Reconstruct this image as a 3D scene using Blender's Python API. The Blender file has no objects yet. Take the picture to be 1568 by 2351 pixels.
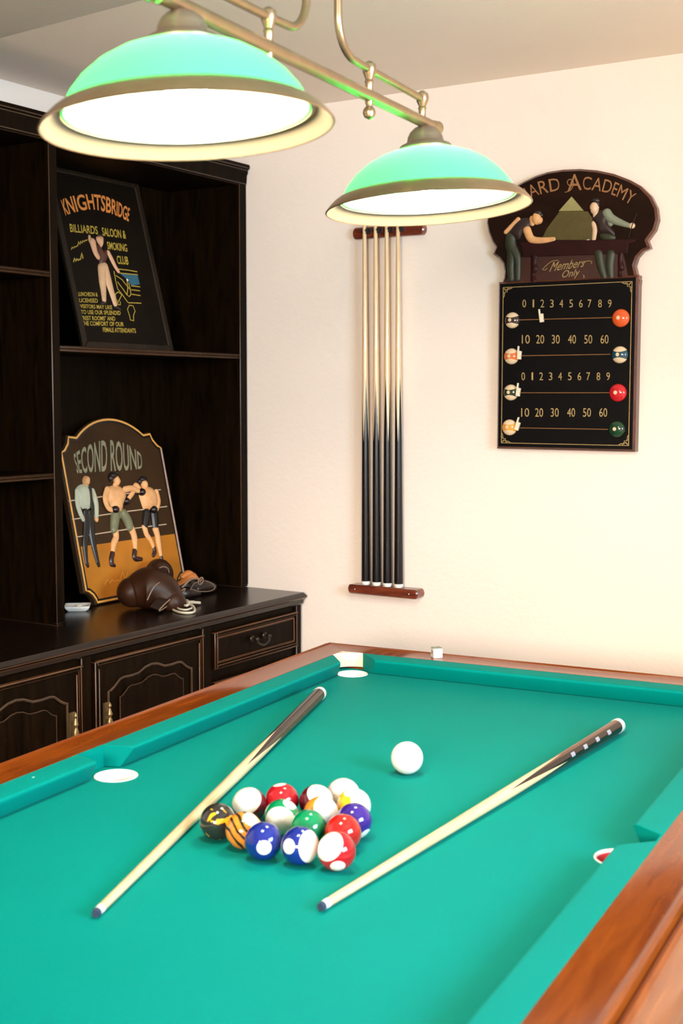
import bpy, bmesh, math, random
from mathutils import Vector, Matrix, geometry
random.seed(4)
C = bpy.context.scene
COL = C.collection
PI = math.pi

# ------------------------------------------------------------------ camera (solved from the photograph)
FPX, IW, IH = 2959.4215, 1568.0, 2351.0
CAM = Vector((0.0, 0.0, 1.46276))
FWD = Vector((-0.5259701524637216, 0.8457891699708869, -0.08942079555253044))
RGT = Vector((0.8491394086996561, 0.5281676812313226, 0.0010793960932637611))
UPV = Vector((-0.04814211576663154, 0.07536299133318586, 0.995993351497301))
CLOTH = 0.80                       # height of the cloth
YW = 3.4118                        # back wall plane
TX, TY, PSI = -1.05535, 1.70519, 0.088889   # table centre and turn
HWID, HLEN = 0.4514, 0.9412        # nose to nose half sizes
XC, XH, XB = -2.249, -2.482, -2.771   # counter edge, hutch front, hutch back
ZC = CLOTH + 0.0399                # counter top

def ray(px, py):
    return FWD + RGT * ((px - IW / 2) / FPX) - UPV * ((py - IH / 2) / FPX)

LAMP, SKY, DAY, FILL, EXPO, GLOW = 470.0, 1.5, 125.0, 310.0, 0.72, 0.27     # bulb, sky, right window, added fill window, exposure, shade
# ------------------------------------------------------------------ materials
MATS = {}
def srgb(r, g, b):
    f = lambda c: (c / 255.0) / 12.92 if c / 255.0 <= 0.04045 else ((c / 255.0 + 0.055) / 1.055) ** 2.4
    return (f(r), f(g), f(b), 1.0)

def base_mat(name):
    m = bpy.data.materials.new(name); m.use_nodes = True
    nt = m.node_tree
    b = nt.nodes['Principled BSDF']
    MATS[name] = m
    return m, nt, b

def N(nt, typ, **kw):
    n = nt.nodes.new(typ)
    for k, v in kw.items():
        if k == 'inp':
            for i, val in v.items(): n.inputs[i].default_value = val
        else: setattr(n, k, v)
    return n

def plain(name, col, rough=0.5, metal=0.0, spec=0.5, vary=0.12, scale=30.0, bump=0.0, coat=0.0, sheen=0.0):
    m, nt, b = base_mat(name)
    tc = N(nt, 'ShaderNodeTexCoord')
    no = N(nt, 'ShaderNodeTexNoise', inp={'Scale': scale, 'Detail': 4.0})
    nt.links.new(tc.outputs['Object'], no.inputs['Vector'])
    mx = N(nt, 'ShaderNodeMix', data_type='RGBA')
    c = col
    mx.inputs[6].default_value = (c[0] * (1 - vary), c[1] * (1 - vary), c[2] * (1 - vary), 1)
    mx.inputs[7].default_value = (min(1, c[0] * (1 + vary)), min(1, c[1] * (1 + vary)), min(1, c[2] * (1 + vary)), 1)
    nt.links.new(no.outputs['Fac'], mx.inputs[0])
    nt.links.new(mx.outputs[2], b.inputs['Base Color'])
    b.inputs['Roughness'].default_value = rough
    b.inputs['Metallic'].default_value = metal
    b.inputs['Specular IOR Level'].default_value = spec
    b.inputs['Coat Weight'].default_value = coat
    b.inputs['Coat Roughness'].default_value = 0.08
    if sheen:
        b.inputs['Sheen Weight'].default_value = sheen
        b.inputs['Sheen Roughness'].default_value = 0.4
    if bump:
        bp = N(nt, 'ShaderNodeBump', inp={'Strength': bump, 'Distance': 0.002})
        nt.links.new(no.outputs['Fac'], bp.inputs['Height'])
        nt.links.new(bp.outputs['Normal'], b.inputs['Normal'])
    return m

def wood(name, dark, light, rough=0.35, scale=6.0, stretch=(1, 1, 14), coat=0.0, bump=0.0, spec=0.5):
    """grain runs along the axis with the SMALL stretch factor"""
    m, nt, b = base_mat(name)
    tc = N(nt, 'ShaderNodeTexCoord')
    mp = N(nt, 'ShaderNodeMapping'); mp.inputs['Scale'].default_value = stretch
    nt.links.new(tc.outputs['Object'], mp.inputs['Vector'])
    n1 = N(nt, 'ShaderNodeTexNoise', inp={'Scale': scale, 'Detail': 6.0, 'Roughness': 0.6, 'Distortion': 0.6})
    nt.links.new(mp.outputs['Vector'], n1.inputs['Vector'])
    cr = N(nt, 'ShaderNodeValToRGB')
    cr.color_ramp.elements[0].position = 0.32; cr.color_ramp.elements[0].color = dark
    cr.color_ramp.elements[1].position = 0.70; cr.color_ramp.elements[1].color = light
    nt.links.new(n1.outputs['Fac'], cr.inputs['Fac'])
    nt.links.new(cr.outputs['Color'], b.inputs['Base Color'])
    b.inputs['Roughness'].default_value = rough
    b.inputs['Coat Weight'].default_value = coat
    b.inputs['Coat Roughness'].default_value = 0.06
    b.inputs['Specular IOR Level'].default_value = spec
    if bump:
        bp = N(nt, 'ShaderNodeBump', inp={'Strength': bump, 'Distance': 0.001})
        nt.links.new(n1.outputs['Fac'], bp.inputs['Height']); nt.links.new(bp.outputs['Normal'], b.inputs['Normal'])
    return m

def plaster(name, col, vary=0.05, bump=0.35):
    m, nt, b = base_mat(name)
    tc = N(nt, 'ShaderNodeTexCoord')
    n1 = N(nt, 'ShaderNodeTexNoise', inp={'Scale': 2.2, 'Detail': 5.0})
    n2 = N(nt, 'ShaderNodeTexNoise', inp={'Scale': 38.0, 'Detail': 6.0, 'Roughness': 0.6})
    for n in (n1, n2): nt.links.new(tc.outputs['Object'], n.inputs['Vector'])
    mx = N(nt, 'ShaderNodeMix', data_type='RGBA')
    mx.inputs[6].default_value = (col[0] * (1 - vary), col[1] * (1 - vary), col[2] * (1 - vary), 1)
    mx.inputs[7].default_value = (min(1, col[0] * (1 + vary)), min(1, col[1] * (1 + vary)), min(1, col[2] * (1 + vary)), 1)
    nt.links.new(n1.outputs['Fac'], mx.inputs[0]); nt.links.new(mx.outputs[2], b.inputs['Base Color'])
    b.inputs['Roughness'].default_value = 0.75
    b.inputs['Specular IOR Level'].default_value = 0.25
    bp = N(nt, 'ShaderNodeBump', inp={'Strength': bump, 'Distance': 0.004})
    nt.links.new(n2.outputs['Fac'], bp.inputs['Height']); nt.links.new(bp.outputs['Normal'], b.inputs['Normal'])
    return m

def emit(name, col, strength):
    m, nt, b = base_mat(name)
    b.inputs['Base Color'].default_value = (1, 1, 1, 1)
    b.inputs['Emission Color'].default_value = col
    b.inputs['Emission Strength'].default_value = strength
    return m

plaster('cream_plaster', (0.89, 0.78, 0.695, 1))
plaster('ceiling_plaster', (0.93, 0.80, 0.69, 1), bump=0.2)
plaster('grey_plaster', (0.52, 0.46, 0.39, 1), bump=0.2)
wood('black_stain', (0.0022, 0.0010, 0.0003, 1), (0.0100, 0.0046, 0.0014, 1), rough=0.45, scale=5.0, stretch=(9, 9, 1.2), spec=.05)
wood('black_stain_top', (0.003, 0.0016, 0.001, 1), (0.012, 0.005, 0.0028, 1), rough=0.26, scale=5.0, stretch=(9, 1.2, 9))
plain('worn_edge', (0.095, 0.036, 0.012, 1), rough=0.4, vary=0.6, scale=18.0)
plain('worn_brown', (0.05, 0.025, 0.012, 1), rough=0.4, vary=0.8, scale=25.0)
plain('old_brass', (0.30, 0.22, 0.11, 1), rough=0.38, metal=0.85, vary=0.35, scale=60.0)
plain('dark_iron', (0.03, 0.022, 0.016, 1), rough=0.35, metal=0.6, vary=0.3)
plain('lamp_brass', (0.44, 0.31, 0.19, 1), rough=0.3, metal=.9, vary=0.18, scale=40.0)
plain('bronze_cap', (0.30, 0.21, 0.15, 1), rough=0.4, metal=0.6, vary=0.2, scale=40.0)
plain('cream_enamel', (0.145, 0.125, 0.080, 1), rough=0.35, vary=0.05)
wood('mahogany', (0.150, 0.027, 0.0035, 1), (0.250, 0.055, 0.006, 1), rough=0.15, scale=5.0, stretch=(10, 1.2, 10), coat=.0)
wood('mahogany_cross', (0.150, 0.027, 0.0035, 1), (0.250, 0.055, 0.006, 1), rough=0.15, scale=5.0, stretch=(1.2, 10, 10), coat=.0)
wood('maple', (0.62, 0.40, 0.20, 1), (0.80, 0.60, 0.36, 1), rough=0.25, scale=14.0, stretch=(12, 12, 0.6), coat=0.5)
plain('white_plastic', (0.86, 0.83, 0.77, 1), rough=0.3, vary=0.04)
plain('ivory', (0.80, 0.70, 0.52, 1), rough=0.4, vary=0.06)
plain('red_plastic', (0.62, 0.05, 0.06, 1), rough=0.35)
plain('chalk_blue', (0.02, 0.035, 0.07, 1), rough=0.9)
plain('chrome', (0.6, 0.58, 0.55, 1), rough=0.2, metal=1.0)
wood('red_rack_wood', (0.08, 0.012, 0.006, 1), (0.20, 0.04, 0.015, 1), rough=0.25, scale=8.0, stretch=(1.5, 10, 10), coat=0.5)
plain('black_gloss', (0.006, 0.005, 0.006, 1), rough=0.22, vary=0.3)
plain('black_rubber', (0.012, 0.012, 0.012, 1), rough=0.6)
wood('stone_floor', (0.70, 0.60, 0.50, 1), (0.80, 0.71, 0.60, 1), rough=0.4, scale=4.0, stretch=(10, 1, 1))
plain('window_paint', (0.8, 0.78, 0.72, 1), rough=0.4, vary=0.05)

# woven cloth of the table
def cloth_mat(name='green_baize'):
    m, nt, b = base_mat(name)
    tc = N(nt, 'ShaderNodeTexCoord')
    n1 = N(nt, 'ShaderNodeTexNoise', inp={'Scale': 3.0, 'Detail': 5.0})
    n2 = N(nt, 'ShaderNodeTexNoise', inp={'Scale': 900.0, 'Detail': 2.0})
    for n in (n1, n2): nt.links.new(tc.outputs['Object'], n.inputs['Vector'])
    mx = N(nt, 'ShaderNodeMix', data_type='RGBA')
    mx.inputs[6].default_value = (0.0, 0.190, 0.158, 1)
    mx.inputs[7].default_value = (0.0, 0.225, 0.193, 1)
    nt.links.new(n1.outputs['Fac'], mx.inputs[0])
    # a few specks of chalk
    vo = N(nt, 'ShaderNodeTexVoronoi', inp={'Scale': 7.0})
    nt.links.new(tc.outputs['Object'], vo.inputs['Vector'])
    lt = N(nt, 'ShaderNodeMath', operation='LESS_THAN', inp={1: 0.02}); nt.links.new(vo.outputs['Distance'], lt.inputs[0])
    mx2 = N(nt, 'ShaderNodeMix', data_type='RGBA'); mx2.inputs[7].default_value = (0.35, 0.62, 0.5, 1)
    nt.links.new(lt.outputs[0], mx2.inputs[0]); nt.links.new(mx.outputs[2], mx2.inputs[6])
    nt.links.new(mx2.outputs[2], b.inputs['Base Color'])
    b.inputs['Roughness'].default_value = 0.6
    b.inputs['Specular IOR Level'].default_value = 0.03
    b.inputs['Sheen Weight'].default_value = 0.015
    b.inputs['Sheen Roughness'].default_value = 0.35
    b.inputs['Sheen Tint'].default_value = (0.8, 1, 1, 1)
    bp = N(nt, 'ShaderNodeBump', inp={'Strength': 0.25, 'Distance': 0.0006})
    nt.links.new(n2.outputs['Fac'], bp.inputs['Height']); nt.links.new(bp.outputs['Normal'], b.inputs['Normal'])
    return m
cloth_mat()

def glass_shade_mat():
    """opal glass cased in green on the outside, white within: lets part of the bulb's light through"""
    m, nt, b = base_mat('green_opal_glass')
    out = [n for n in nt.nodes if n.type == 'OUTPUT_MATERIAL'][0]
    b.inputs['Base Color'].default_value = (0.03, 0.50, 0.22, 1)
    b.inputs['Roughness'].default_value = 0.2
    tr = N(nt, 'ShaderNodeBsdfTranslucent'); tr.inputs['Color'].default_value = (0.07, 0.86, 0.18, 1)
    mx = N(nt, 'ShaderNodeMixShader'); mx.inputs[0].default_value = GLOW
    nt.links.new(b.outputs[0], mx.inputs[1]); nt.links.new(tr.outputs[0], mx.inputs[2])
    nt.links.new(mx.outputs[0], out.inputs['Surface'])
    m, nt, b = base_mat('white_opal_glass')
    out = [n for n in nt.nodes if n.type == 'OUTPUT_MATERIAL'][0]
    b.inputs['Base Color'].default_value = (0.86, 0.84, 0.76, 1); b.inputs['Roughness'].default_value = 0.3
    tr = N(nt, 'ShaderNodeBsdfTransparent'); tr.inputs['Color'].default_value = (1, .97, .9, 1)
    mx = N(nt, 'ShaderNodeMixShader'); mx.inputs[0].default_value = 0.5
    nt.links.new(b.outputs[0], mx.inputs[1]); nt.links.new(tr.outputs[0], mx.inputs[2])
    nt.links.new(mx.outputs[0], out.inputs['Surface'])
glass_shade_mat()

# ------------------------------------------------------------------ mesh builder
class MB:
    def __init__(s): s.v = []; s.f = []; s.m = []
    def add(s, vs, fs, mi=0):
        o = len(s.v); s.v += [tuple(v) for v in vs]
        for f in fs: s.f.append([i + o for i in f]); s.m.append(mi)
        return s
    def box(s, x0, x1, y0, y1, z0, z1, mi=0):
        v = [(x, y, z) for z in (z0, z1) for y in (y0, y1) for x in (x0, x1)]
        return s.add(v, [(0, 2, 3, 1), (4, 5, 7, 6), (0, 1, 5, 4), (2, 6, 7, 3), (0, 4, 6, 2), (1, 3, 7, 5)], mi)
    def loft(s, rings, mi=0, caps=True, closed=False):
        n = len(rings[0]); o = len(s.v)
        for r in rings: s.v += [tuple(v) for v in r]
        k = len(rings)
        for i in range(k if closed else k - 1):
            a = o + i * n; b_ = o + ((i + 1) % k) * n
            for j in range(n):
                s.f.append([a + j, a + (j + 1) % n, b_ + (j + 1) % n, b_ + j]); s.m.append(mi)
        if caps and not closed:
            s.f.append([o + j for j in range(n)][::-1]); s.m.append(mi)
            s.f.append([o + (k - 1) * n + j for j in range(n)]); s.m.append(mi)
        return s
    def tube(s, pts, r, n=12, mi=0, closed=False, flat=None, caps=True):
        """round tube through pts, r number or list; flat=(axis, factor) squashes along an axis"""
        pts = [Vector(p) for p in pts]
        rs = r if isinstance(r, (list, tuple)) else [r] * len(pts)
        rings = []; prev = None
        for i, p in enumerate(pts):
            if closed: d = pts[(i + 1) % len(pts)] - pts[i - 1]
            elif i == 0: d = pts[1] - p
            elif i == len(pts) - 1: d = p - pts[-2]
            else: d = (pts[i + 1] - p).normalized() + (p - pts[i - 1]).normalized()
            if d.length < 1e-9: d = Vector((0, 0, 1))
            d.normalize()
            if prev is None:
                a = Vector((0, 0, 1)) if abs(d.z) < 0.9 else Vector((1, 0, 0))
                x = d.cross(a).normalized()
            else:
                x = (prev - d * prev.dot(d)).normalized()
            prev = x; y = d.cross(x)
            ring = []
            for k in range(n):
                t = 2 * PI * k / n
                o = (x * math.cos(t) + y * math.sin(t)) * rs[i]
                if flat is not None:
                    ax = flat[0]; o = o - ax * (o.dot(ax)) * (1 - flat[1])
                ring.append(p + o)
            rings.append(ring)
        return s.loft(rings, mi, caps, closed)
    def lathe(s, prof, n=32, mi=0, M=None, closed=False):
        """prof: list of (radius, z)"""
        rings = []
        for r, z in prof:
            rings.append([Vector((max(r, 1e-5) * math.cos(2 * PI * k / n), max(r, 1e-5) * math.sin(2 * PI * k / n), z)) for k in range(n)])
        if M is not None: rings = [[M @ v for v in rg] for rg in rings]
        return s.loft(rings, mi, caps=not closed, closed=closed)
    def ball(s, c, r, n=20, k=12, mi=0, sc=(1, 1, 1)):
        prof = [(r * math.sin(PI * i / k), -r * math.cos(PI * i / k)) for i in range(k + 1)]
        M = Matrix.Translation(Vector(c)) @ Matrix.Diagonal(Vector((sc[0], sc[1], sc[2], 1)))
        return s.lathe(prof, n, mi, M)
    def prism(s, pts, z0, z1, mi=0, cham=0.0, mi_side=None):
        """2-D outline extruded in z, with an optional chamfer at the top"""
        ms = mi if mi_side is None else mi_side
        n = len(pts); o = len(s.v)
        lo = [Vector((p[0], p[1], z0)) for p in pts]
        hi = [Vector((p[0], p[1], z1 - cham)) for p in pts]
        s.v += [tuple(v) for v in lo + hi]
        for j in range(n):
            s.f.append([o + j, o + (j + 1) % n, o + n + (j + 1) % n, o + n + j]); s.m.append(ms)
        top = o + n
        if cham > 0:
            ins = inset(pts, cham)
            t2 = len(s.v); s.v += [(p[0], p[1], z1) for p in ins]
            for j in range(n):
                s.f.append([top + j, top + (j + 1) % n, t2 + (j + 1) % n, t2 + j]); s.m.append(ms)
            top = t2
        for tri in geometry.tessellate_polygon([[Vector(s.v[top + j]) for j in range(n)]]):
            s.f.append([top + i for i in tri]); s.m.append(mi)
        for tri in geometry.tessellate_polygon([lo]):
            s.f.append([o + i for i in tri[::-1]]); s.m.append(ms)
        return s
    def flat(s, pts, z, mi=0):
        o = len(s.v); v3 = [Vector((p[0], p[1], z)) for p in pts]
        s.v += [tuple(v) for v in v3]
        for tri in geometry.tessellate_polygon([v3]):
            s.f.append([o + i for i in tri]); s.m.append(mi)
        return s
    def dome(s, pts, z, h, mi=0, k=4):
        """cushion-like relief on a 2-D outline"""
        pts = smooth2(pts); n = len(pts)
        cx = sum(p[0] for p in pts) / n; cy = sum(p[1] for p in pts) / n
        rings = []
        for i in range(k + 1):
            t = i / k; sc = 1 - t * 0.93; zz = z + h * math.sqrt(max(0, 1 - (1 - t) ** 2))
            rings.append([Vector((cx + (p[0] - cx) * sc, cy + (p[1] - cy) * sc, zz)) for p in pts])
        return s.loft(rings, mi, caps=True)
    def ribbon(s, pts, w, z, t=0.0006, mi=0, closed=False):
        """painted line: a thin strip of width w"""
        n = len(pts); L = []; R = []
        for i in range(n):
            a = Vector(pts[i - 1] if (i > 0 or closed) else pts[i]); b = Vector(pts[(i + 1) % n] if (i < n - 1 or closed) else pts[i])
            d = (b - a); d = Vector((d[0], d[1])).normalized() if d.length > 1e-9 else Vector((1, 0))
            nn = Vector((-d.y, d.x)) * (w / 2)
            L.append((pts[i][0] + nn.x, pts[i][1] + nn.y)); R.append((pts[i][0] - nn.x, pts[i][1] - nn.y))
        rings = [[(L[i][0], L[i][1], z), (L[i][0], L[i][1], z + t), (R[i][0], R[i][1], z + t), (R[i][0], R[i][1], z)] for i in range(n)]
        return s.loft(rings, mi, caps=True, closed=closed)
    def build(s, name, mats, parent=None, M=None, bevel=0.0, bevel_mat=None, seg=1, angle=40, subsurf=0, fix=True):
        me = bpy.data.meshes.new(name)
        me.from_pydata(s.v, [], s.f)
        if isinstance(mats, str): mats = [mats]
        for m in mats: me.materials.append(MATS[m])
        for p, mi in zip(me.polygons, s.m): p.material_index = mi
        if fix:
            bm = bmesh.new(); bm.from_mesh(me)
            bmesh.ops.remove_doubles(bm, verts=bm.verts, dist=1e-6)
            bmesh.ops.recalc_face_normals(bm, faces=bm.faces); bm.to_mesh(me); bm.free()
        me.polygons.foreach_set('use_smooth', [True] * len(me.polygons))
        me.set_sharp_from_angle(angle=math.radians(angle))
        o = bpy.data.objects.new(name, me); COL.objects.link(o)
        if parent is not None: o.parent = parent
        if M is not None: o.matrix_local = M
        if bevel > 0:
            bv = o.modifiers.new('bevel', 'BEVEL'); bv.width = bevel; bv.segments = seg
            bv.limit_method = 'ANGLE'; bv.angle_limit = math.radians(40)
            if bevel_mat is not None:
                me.materials.append(MATS[bevel_mat]); bv.material = len(me.materials) - 1
        if subsurf:
            sb = o.modifiers.new('smooth', 'SUBSURF'); sb.levels = subsurf; sb.render_levels = subsurf
        return o

def inset(pts, d):
    n = len(pts); area = sum(pts[i][0] * pts[(i + 1) % n][1] - pts[(i + 1) % n][0] * pts[i][1] for i in range(n))
    sg = 1 if area > 0 else -1; out = []
    for i in range(n):
        a, b, c = Vector(pts[i - 1][:2]), Vector(pts[i][:2]), Vector(pts[(i + 1) % n][:2])
        e1 = (b - a).normalized(); e2 = (c - b).normalized()
        n1 = Vector((-e1.y, e1.x)) * sg; n2 = Vector((-e2.y, e2.x)) * sg
        m = n1 + n2
        if m.length < 1e-6: m = n1
        m.normalize(); k = max(0.35, m.dot(n1))
        q = b + m * (d / k); out.append((q.x, q.y))
    return out

def smooth2(pts, it=2):
    pts = [tuple(p) for p in pts]
    for _ in range(it):
        out = []
        for i in range(len(pts)):
            a, b = pts[i], pts[(i + 1) % len(pts)]
            out.append((a[0] * .75 + b[0] * .25, a[1] * .75 + b[1] * .25)); out.append((a[0] * .25 + b[0] * .75, a[1] * .25 + b[1] * .75))
        pts = out
    return pts

def spline(pts, n=8):
    """Catmull-Rom through points (any dimension)"""
    P = [Vector(p) for p in pts]; out = []
    for i in range(len(P) - 1):
        p0 = P[max(i - 1, 0)]; p1 = P[i]; p2 = P[i + 1]; p3 = P[min(i + 2, len(P) - 1)]
        for k in range(n):
            t = k / n
            out.append(0.5 * ((2 * p1) + (p2 - p0) * t + (2 * p0 - 5 * p1 + 4 * p2 - p3) * t * t + (3 * p1 - p0 - 3 * p2 + p3) * t ** 3))
    out.append(P[-1]); return out

def thing(name, label, cat, M=None, group=None):
    o = bpy.data.objects.new(name, None); COL.objects.link(o)
    o.empty_display_size = 0.05
    if M is not None: o.matrix_world = M
    return tag(o, label, cat, group)
def tag(o, label, cat, group=None):
    o['label'] = label; o['category'] = cat
    if group: o['group'] = group
    return o
def struct(o): o['kind'] = 'structure'; return o

# ------------------------------------------------------------------ lettering
_tc = {}
def glyphs(body, bold=0.0):
    if body in _tc: return _tc[body]
    cu = bpy.data.curves.new('t', 'FONT'); cu.body = body; cu.resolution_u = 3; cu.offset = bold
    ob = bpy.data.objects.new('t', cu); COL.objects.link(ob)
    bpy.context.view_layer.update()
    me = ob.to_mesh()
    v = [(p.co.x, p.co.y) for p in me.vertices]; f = [list(p.vertices) for p in me.polygons]
    ob.to_mesh_clear(); bpy.data.objects.remove(ob); bpy.data.curves.remove(cu)
    x0 = min(a for a, b in v); x1 = max(a for a, b in v)
    lo = 0.0; hi = 0.73 if any(c.isupper() or c.isdigit() for c in body) else 0.52
    hi = max(b for a, b in v) if not any(ch in 'gjpqy' for ch in body) else hi
    v = [((a - x0) / (x1 - x0), (b - lo) / (hi - lo)) for a, b in v]
    _tc[body] = (v, f); return _tc[body]

def along(pts, t):
    t = min(max(t, 0), 1); k = t * (len(pts) - 1); i = min(int(k), len(pts) - 2); u = k - i
    return (pts[i][0] * (1 - u) + pts[i + 1][0] * u, pts[i][1] * (1 - u) + pts[i + 1][1] * u)

class Board:
    """a flat sign: x along it, y up it, z out of it; digitises photo pixels onto its own face"""
    def __init__(s, M, z=0.0): s.M = M; s.z = z; s.Mi = M.inverted(); s.mpp = 0.0013
    def __call__(s, px, py):
        n = (s.M.to_3x3() @ Vector((0, 0, 1))); p0 = s.M @ Vector((0, 0, s.z))
        d = ray(px, py); t = (p0 - CAM).dot(n) / d.dot(n)
        q = s.Mi @ (CAM + d * t); s.mpp = t / FPX
        return (q.x, q.y)
    def many(s, pts): return [s(*p) for p in pts]
    def text(s, mb, body, base, top, dz=0.0008, mi=0, slant=0.0, bold=0.0):
        v, f = glyphs(body, bold)
        base = [tuple(b) for b in spline(base, 6)] if len(base) > 2 else base
        top = [tuple(b) for b in spline(top, 6)] if len(top) > 2 else top
        out = []
        for a, b in v:
            p = along(base, a); q = along(top, a)
            x, y = p[0] + (q[0] - p[0]) * b, p[1] + (q[1] - p[1]) * b
            x += slant * b
            L = s(x, y); out.append((L[0], L[1], s.z + dz))
        mb.add(out, f, mi)
    def limb(s, mb, pts, radii, mi=0, h=0.55, lift=0.0):
        P = spline([(p[0], p[1]) for p in pts], 4); RR = spline([(r, 0) for r in radii], 4)
        loc = [s(p[0], p[1]) for p in P]
        mb.tube([(a, b, s.z + lift) for a, b in loc], [max(r[0], .3) * s.mpp for r in RR], 12, mi, flat=(Vector((0, 0, 1)), h))
        for e in (0, -1):
            mb.ball((loc[e][0], loc[e][1], s.z + lift), RR[e][0] * s.mpp, 12, 8, mi, (1, 1, h))
    def blob(s, mb, c, rx, ry, mi=0, h=0.6, lift=0.0, rot=0.0):
        a = s(*c); M = Matrix.Translation((a[0], a[1], s.z + lift)) @ Matrix.Rotation(rot, 4, 'Z') @ Matrix.Diagonal((rx * s.mpp, ry * s.mpp, min(rx, ry) * s.mpp * h, 1))
        prof = [(math.sin(PI * i / 10), -math.cos(PI * i / 10)) for i in range(11)]
        mb.lathe(prof, 16, mi, M)
# ================================================================== THE ROOM
def at(px, py, z):
    d = ray(px, py); t = (z - CAM.z) / d.z
    return CAM + d * t
ZCEIL = 2.357
XL, XR, YF = -2.80, 1.25, -2.30
struct(MB().box(XL - .1, XR + .1, YF - .1, YW + .1, -.05, 0).build('floor', 'stone_floor'))
struct(MB().box(XL - .1, XR + .1, YW, YW + .1, 0, ZCEIL + .1).build('wall_back', 'cream_plaster'))
struct(MB().box(XL - .1, XL, YF, YW, 0, ZCEIL + .1).build('wall_left', 'cream_plaster'))
UX0, UX1, UZ0, UZ1 = -.55, 1.0, .85, 2.15
w = MB()
w.box(XL - .1, UX0, YF - .1, YF, 0, ZCEIL + .1); w.box(UX1, XR + .1, YF - .1, YF, 0, ZCEIL + .1)
w.box(UX0, UX1, YF - .1, YF, 0, UZ0); w.box(UX0, UX1, YF - .1, YF, UZ1, ZCEIL + .1)
struct(w.build('wall_front', 'cream_plaster', fix=False))
WY0, WY1, WZ0, WZ1 = 0.55, 1.90, 1.28, 2.16
w = MB()
w.box(XR, XR + .1, YF, WY0, 0, ZCEIL + .1); w.box(XR, XR + .1, WY1, YW, 0, ZCEIL + .1)
w.box(XR, XR + .1, WY0, WY1, 0, WZ0); w.box(XR, XR + .1, WY0, WY1, WZ1, ZCEIL + .1)
struct(w.build('wall_right', 'cream_plaster', fix=False))
cl = MB()
cl.box(XL - .1, XR + .1, 1.4, YW + .1, ZCEIL, ZCEIL + .12)
edge = lambda x: 2.241 - 0.1008 * (x + 2.349)
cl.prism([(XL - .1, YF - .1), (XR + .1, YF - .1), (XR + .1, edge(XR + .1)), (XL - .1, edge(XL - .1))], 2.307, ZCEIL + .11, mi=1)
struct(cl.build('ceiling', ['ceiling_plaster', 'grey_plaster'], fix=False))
m, nt, b = base_mat('pane_glass')
out = [n for n in nt.nodes if n.type == 'OUTPUT_MATERIAL'][0]
tr = N(nt, 'ShaderNodeBsdfTransparent'); gl = N(nt, 'ShaderNodeBsdfGlossy'); gl.inputs['Roughness'].default_value = 0.02
fz = N(nt, 'ShaderNodeFresnel'); mxs = N(nt, 'ShaderNodeMixShader')
nt.links.new(fz.outputs[0], mxs.inputs[0]); nt.links.new(tr.outputs[0], mxs.inputs[1]); nt.links.new(gl.outputs[0], mxs.inputs[2])
nt.links.new(mxs.outputs[0], out.inputs['Surface'])
# right window and an added front one for fill: frame, mullion, panes and sill; local x along the wall, y outwards
def window(name, M, x0, x1, z0, z1):
    fr = .045; xm = (x0 + x1) / 2
    wf = MB()
    wf.box(x0, x0 + fr, .02, .08, z0, z1); wf.box(x1 - fr, x1, .02, .08, z0, z1)
    wf.box(x0 + fr, x1 - fr, .02, .08, z0, z0 + fr); wf.box(x0 + fr, x1 - fr, .02, .08, z1 - fr, z1)
    wf.box(xm - .025, xm + .025, .02, .08, z0 + fr, z1 - fr)
    wn = struct(wf.build(name, 'window_paint', M=M, bevel=.004))
    for a, c_ in ((x0 + fr, xm - .025), (xm + .025, x1 - fr)): MB().box(a, c_, .047, .053, z0 + fr, z1 - fr).build('pane', 'pane_glass', parent=wn)
    MB().box(x0 - .04, x1 + .04, -.05, .02, z0 - .03, z0).build('window_sill', 'window_paint', parent=wn, bevel=.004)
window('window_1', Matrix(((0, 1, 0, XR), (1, 0, 0, 0), (0, 0, 1, 0), (0, 0, 0, 1))), WY0, WY1, WZ0, WZ1)
window('fill_window', Matrix(((1, 0, 0, 0), (0, -1, 0, YF), (0, 0, 1, 0), (0, 0, 0, 1))), UX0, UX1, UZ0, UZ1)  # added unseen window behind the camera, there to carry the warm fill

# ================================================================== SIDEBOARD (base of the dresser)
CY1 = YW - .012
CY0 = 1.28
sb = thing('sideboard', 'long black-stained sideboard with arched panel doors and drawers along the left wall', 'sideboard', Matrix.Translation((-2.52, 2.34, 0)))
Msb = sb.matrix_world.inverted()
XF = XC - .009           # face of the carcass
def sbp(mb, name, mats, parent=None, **k):
    o = mb.build(name, mats, **k)
    if parent is None: o.parent = sb; o.matrix_parent_inverse = Msb.copy()
    else: o.parent = parent; o.matrix_parent_inverse = parent.matrix_world.inverted() if False else Msb.copy() @ Matrix.Identity(4)
    return o
def child(o, parent):
    """parent o keeping where it stands"""
    bpy.context.view_layer.update()
    o.parent = parent; o.matrix_parent_inverse = parent.matrix_world.inverted()
    return o
ZCAR = ZC - .028
car = MB()
car.box(XL + .01, XF - .016, CY0, CY1 - .004, .09, ZCAR)
car.box(XL + .01, XF - .03, CY0 + .02, CY1 - .02, 0, .09)
# pilasters on the face
PIL = [(3.371, CY1 - .004), (2.889, 2.931), (2.391, 2.429), (1.893, 1.931), (CY0, 1.44)]
for a, c_ in PIL: car.box(XF - .016, XF - .006, a, c_, .09, ZCAR)
car.box(XF - .016, XF - .006, CY0, CY1 - .004, ZCAR - .012, ZCAR)
car.box(XF - .016, XF - .002, CY0, CY1 - .004, .09, .13)
child(car.build('carcass', ['black_stain'], bevel=.0025, bevel_mat='worn_brown'), sb)
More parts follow.
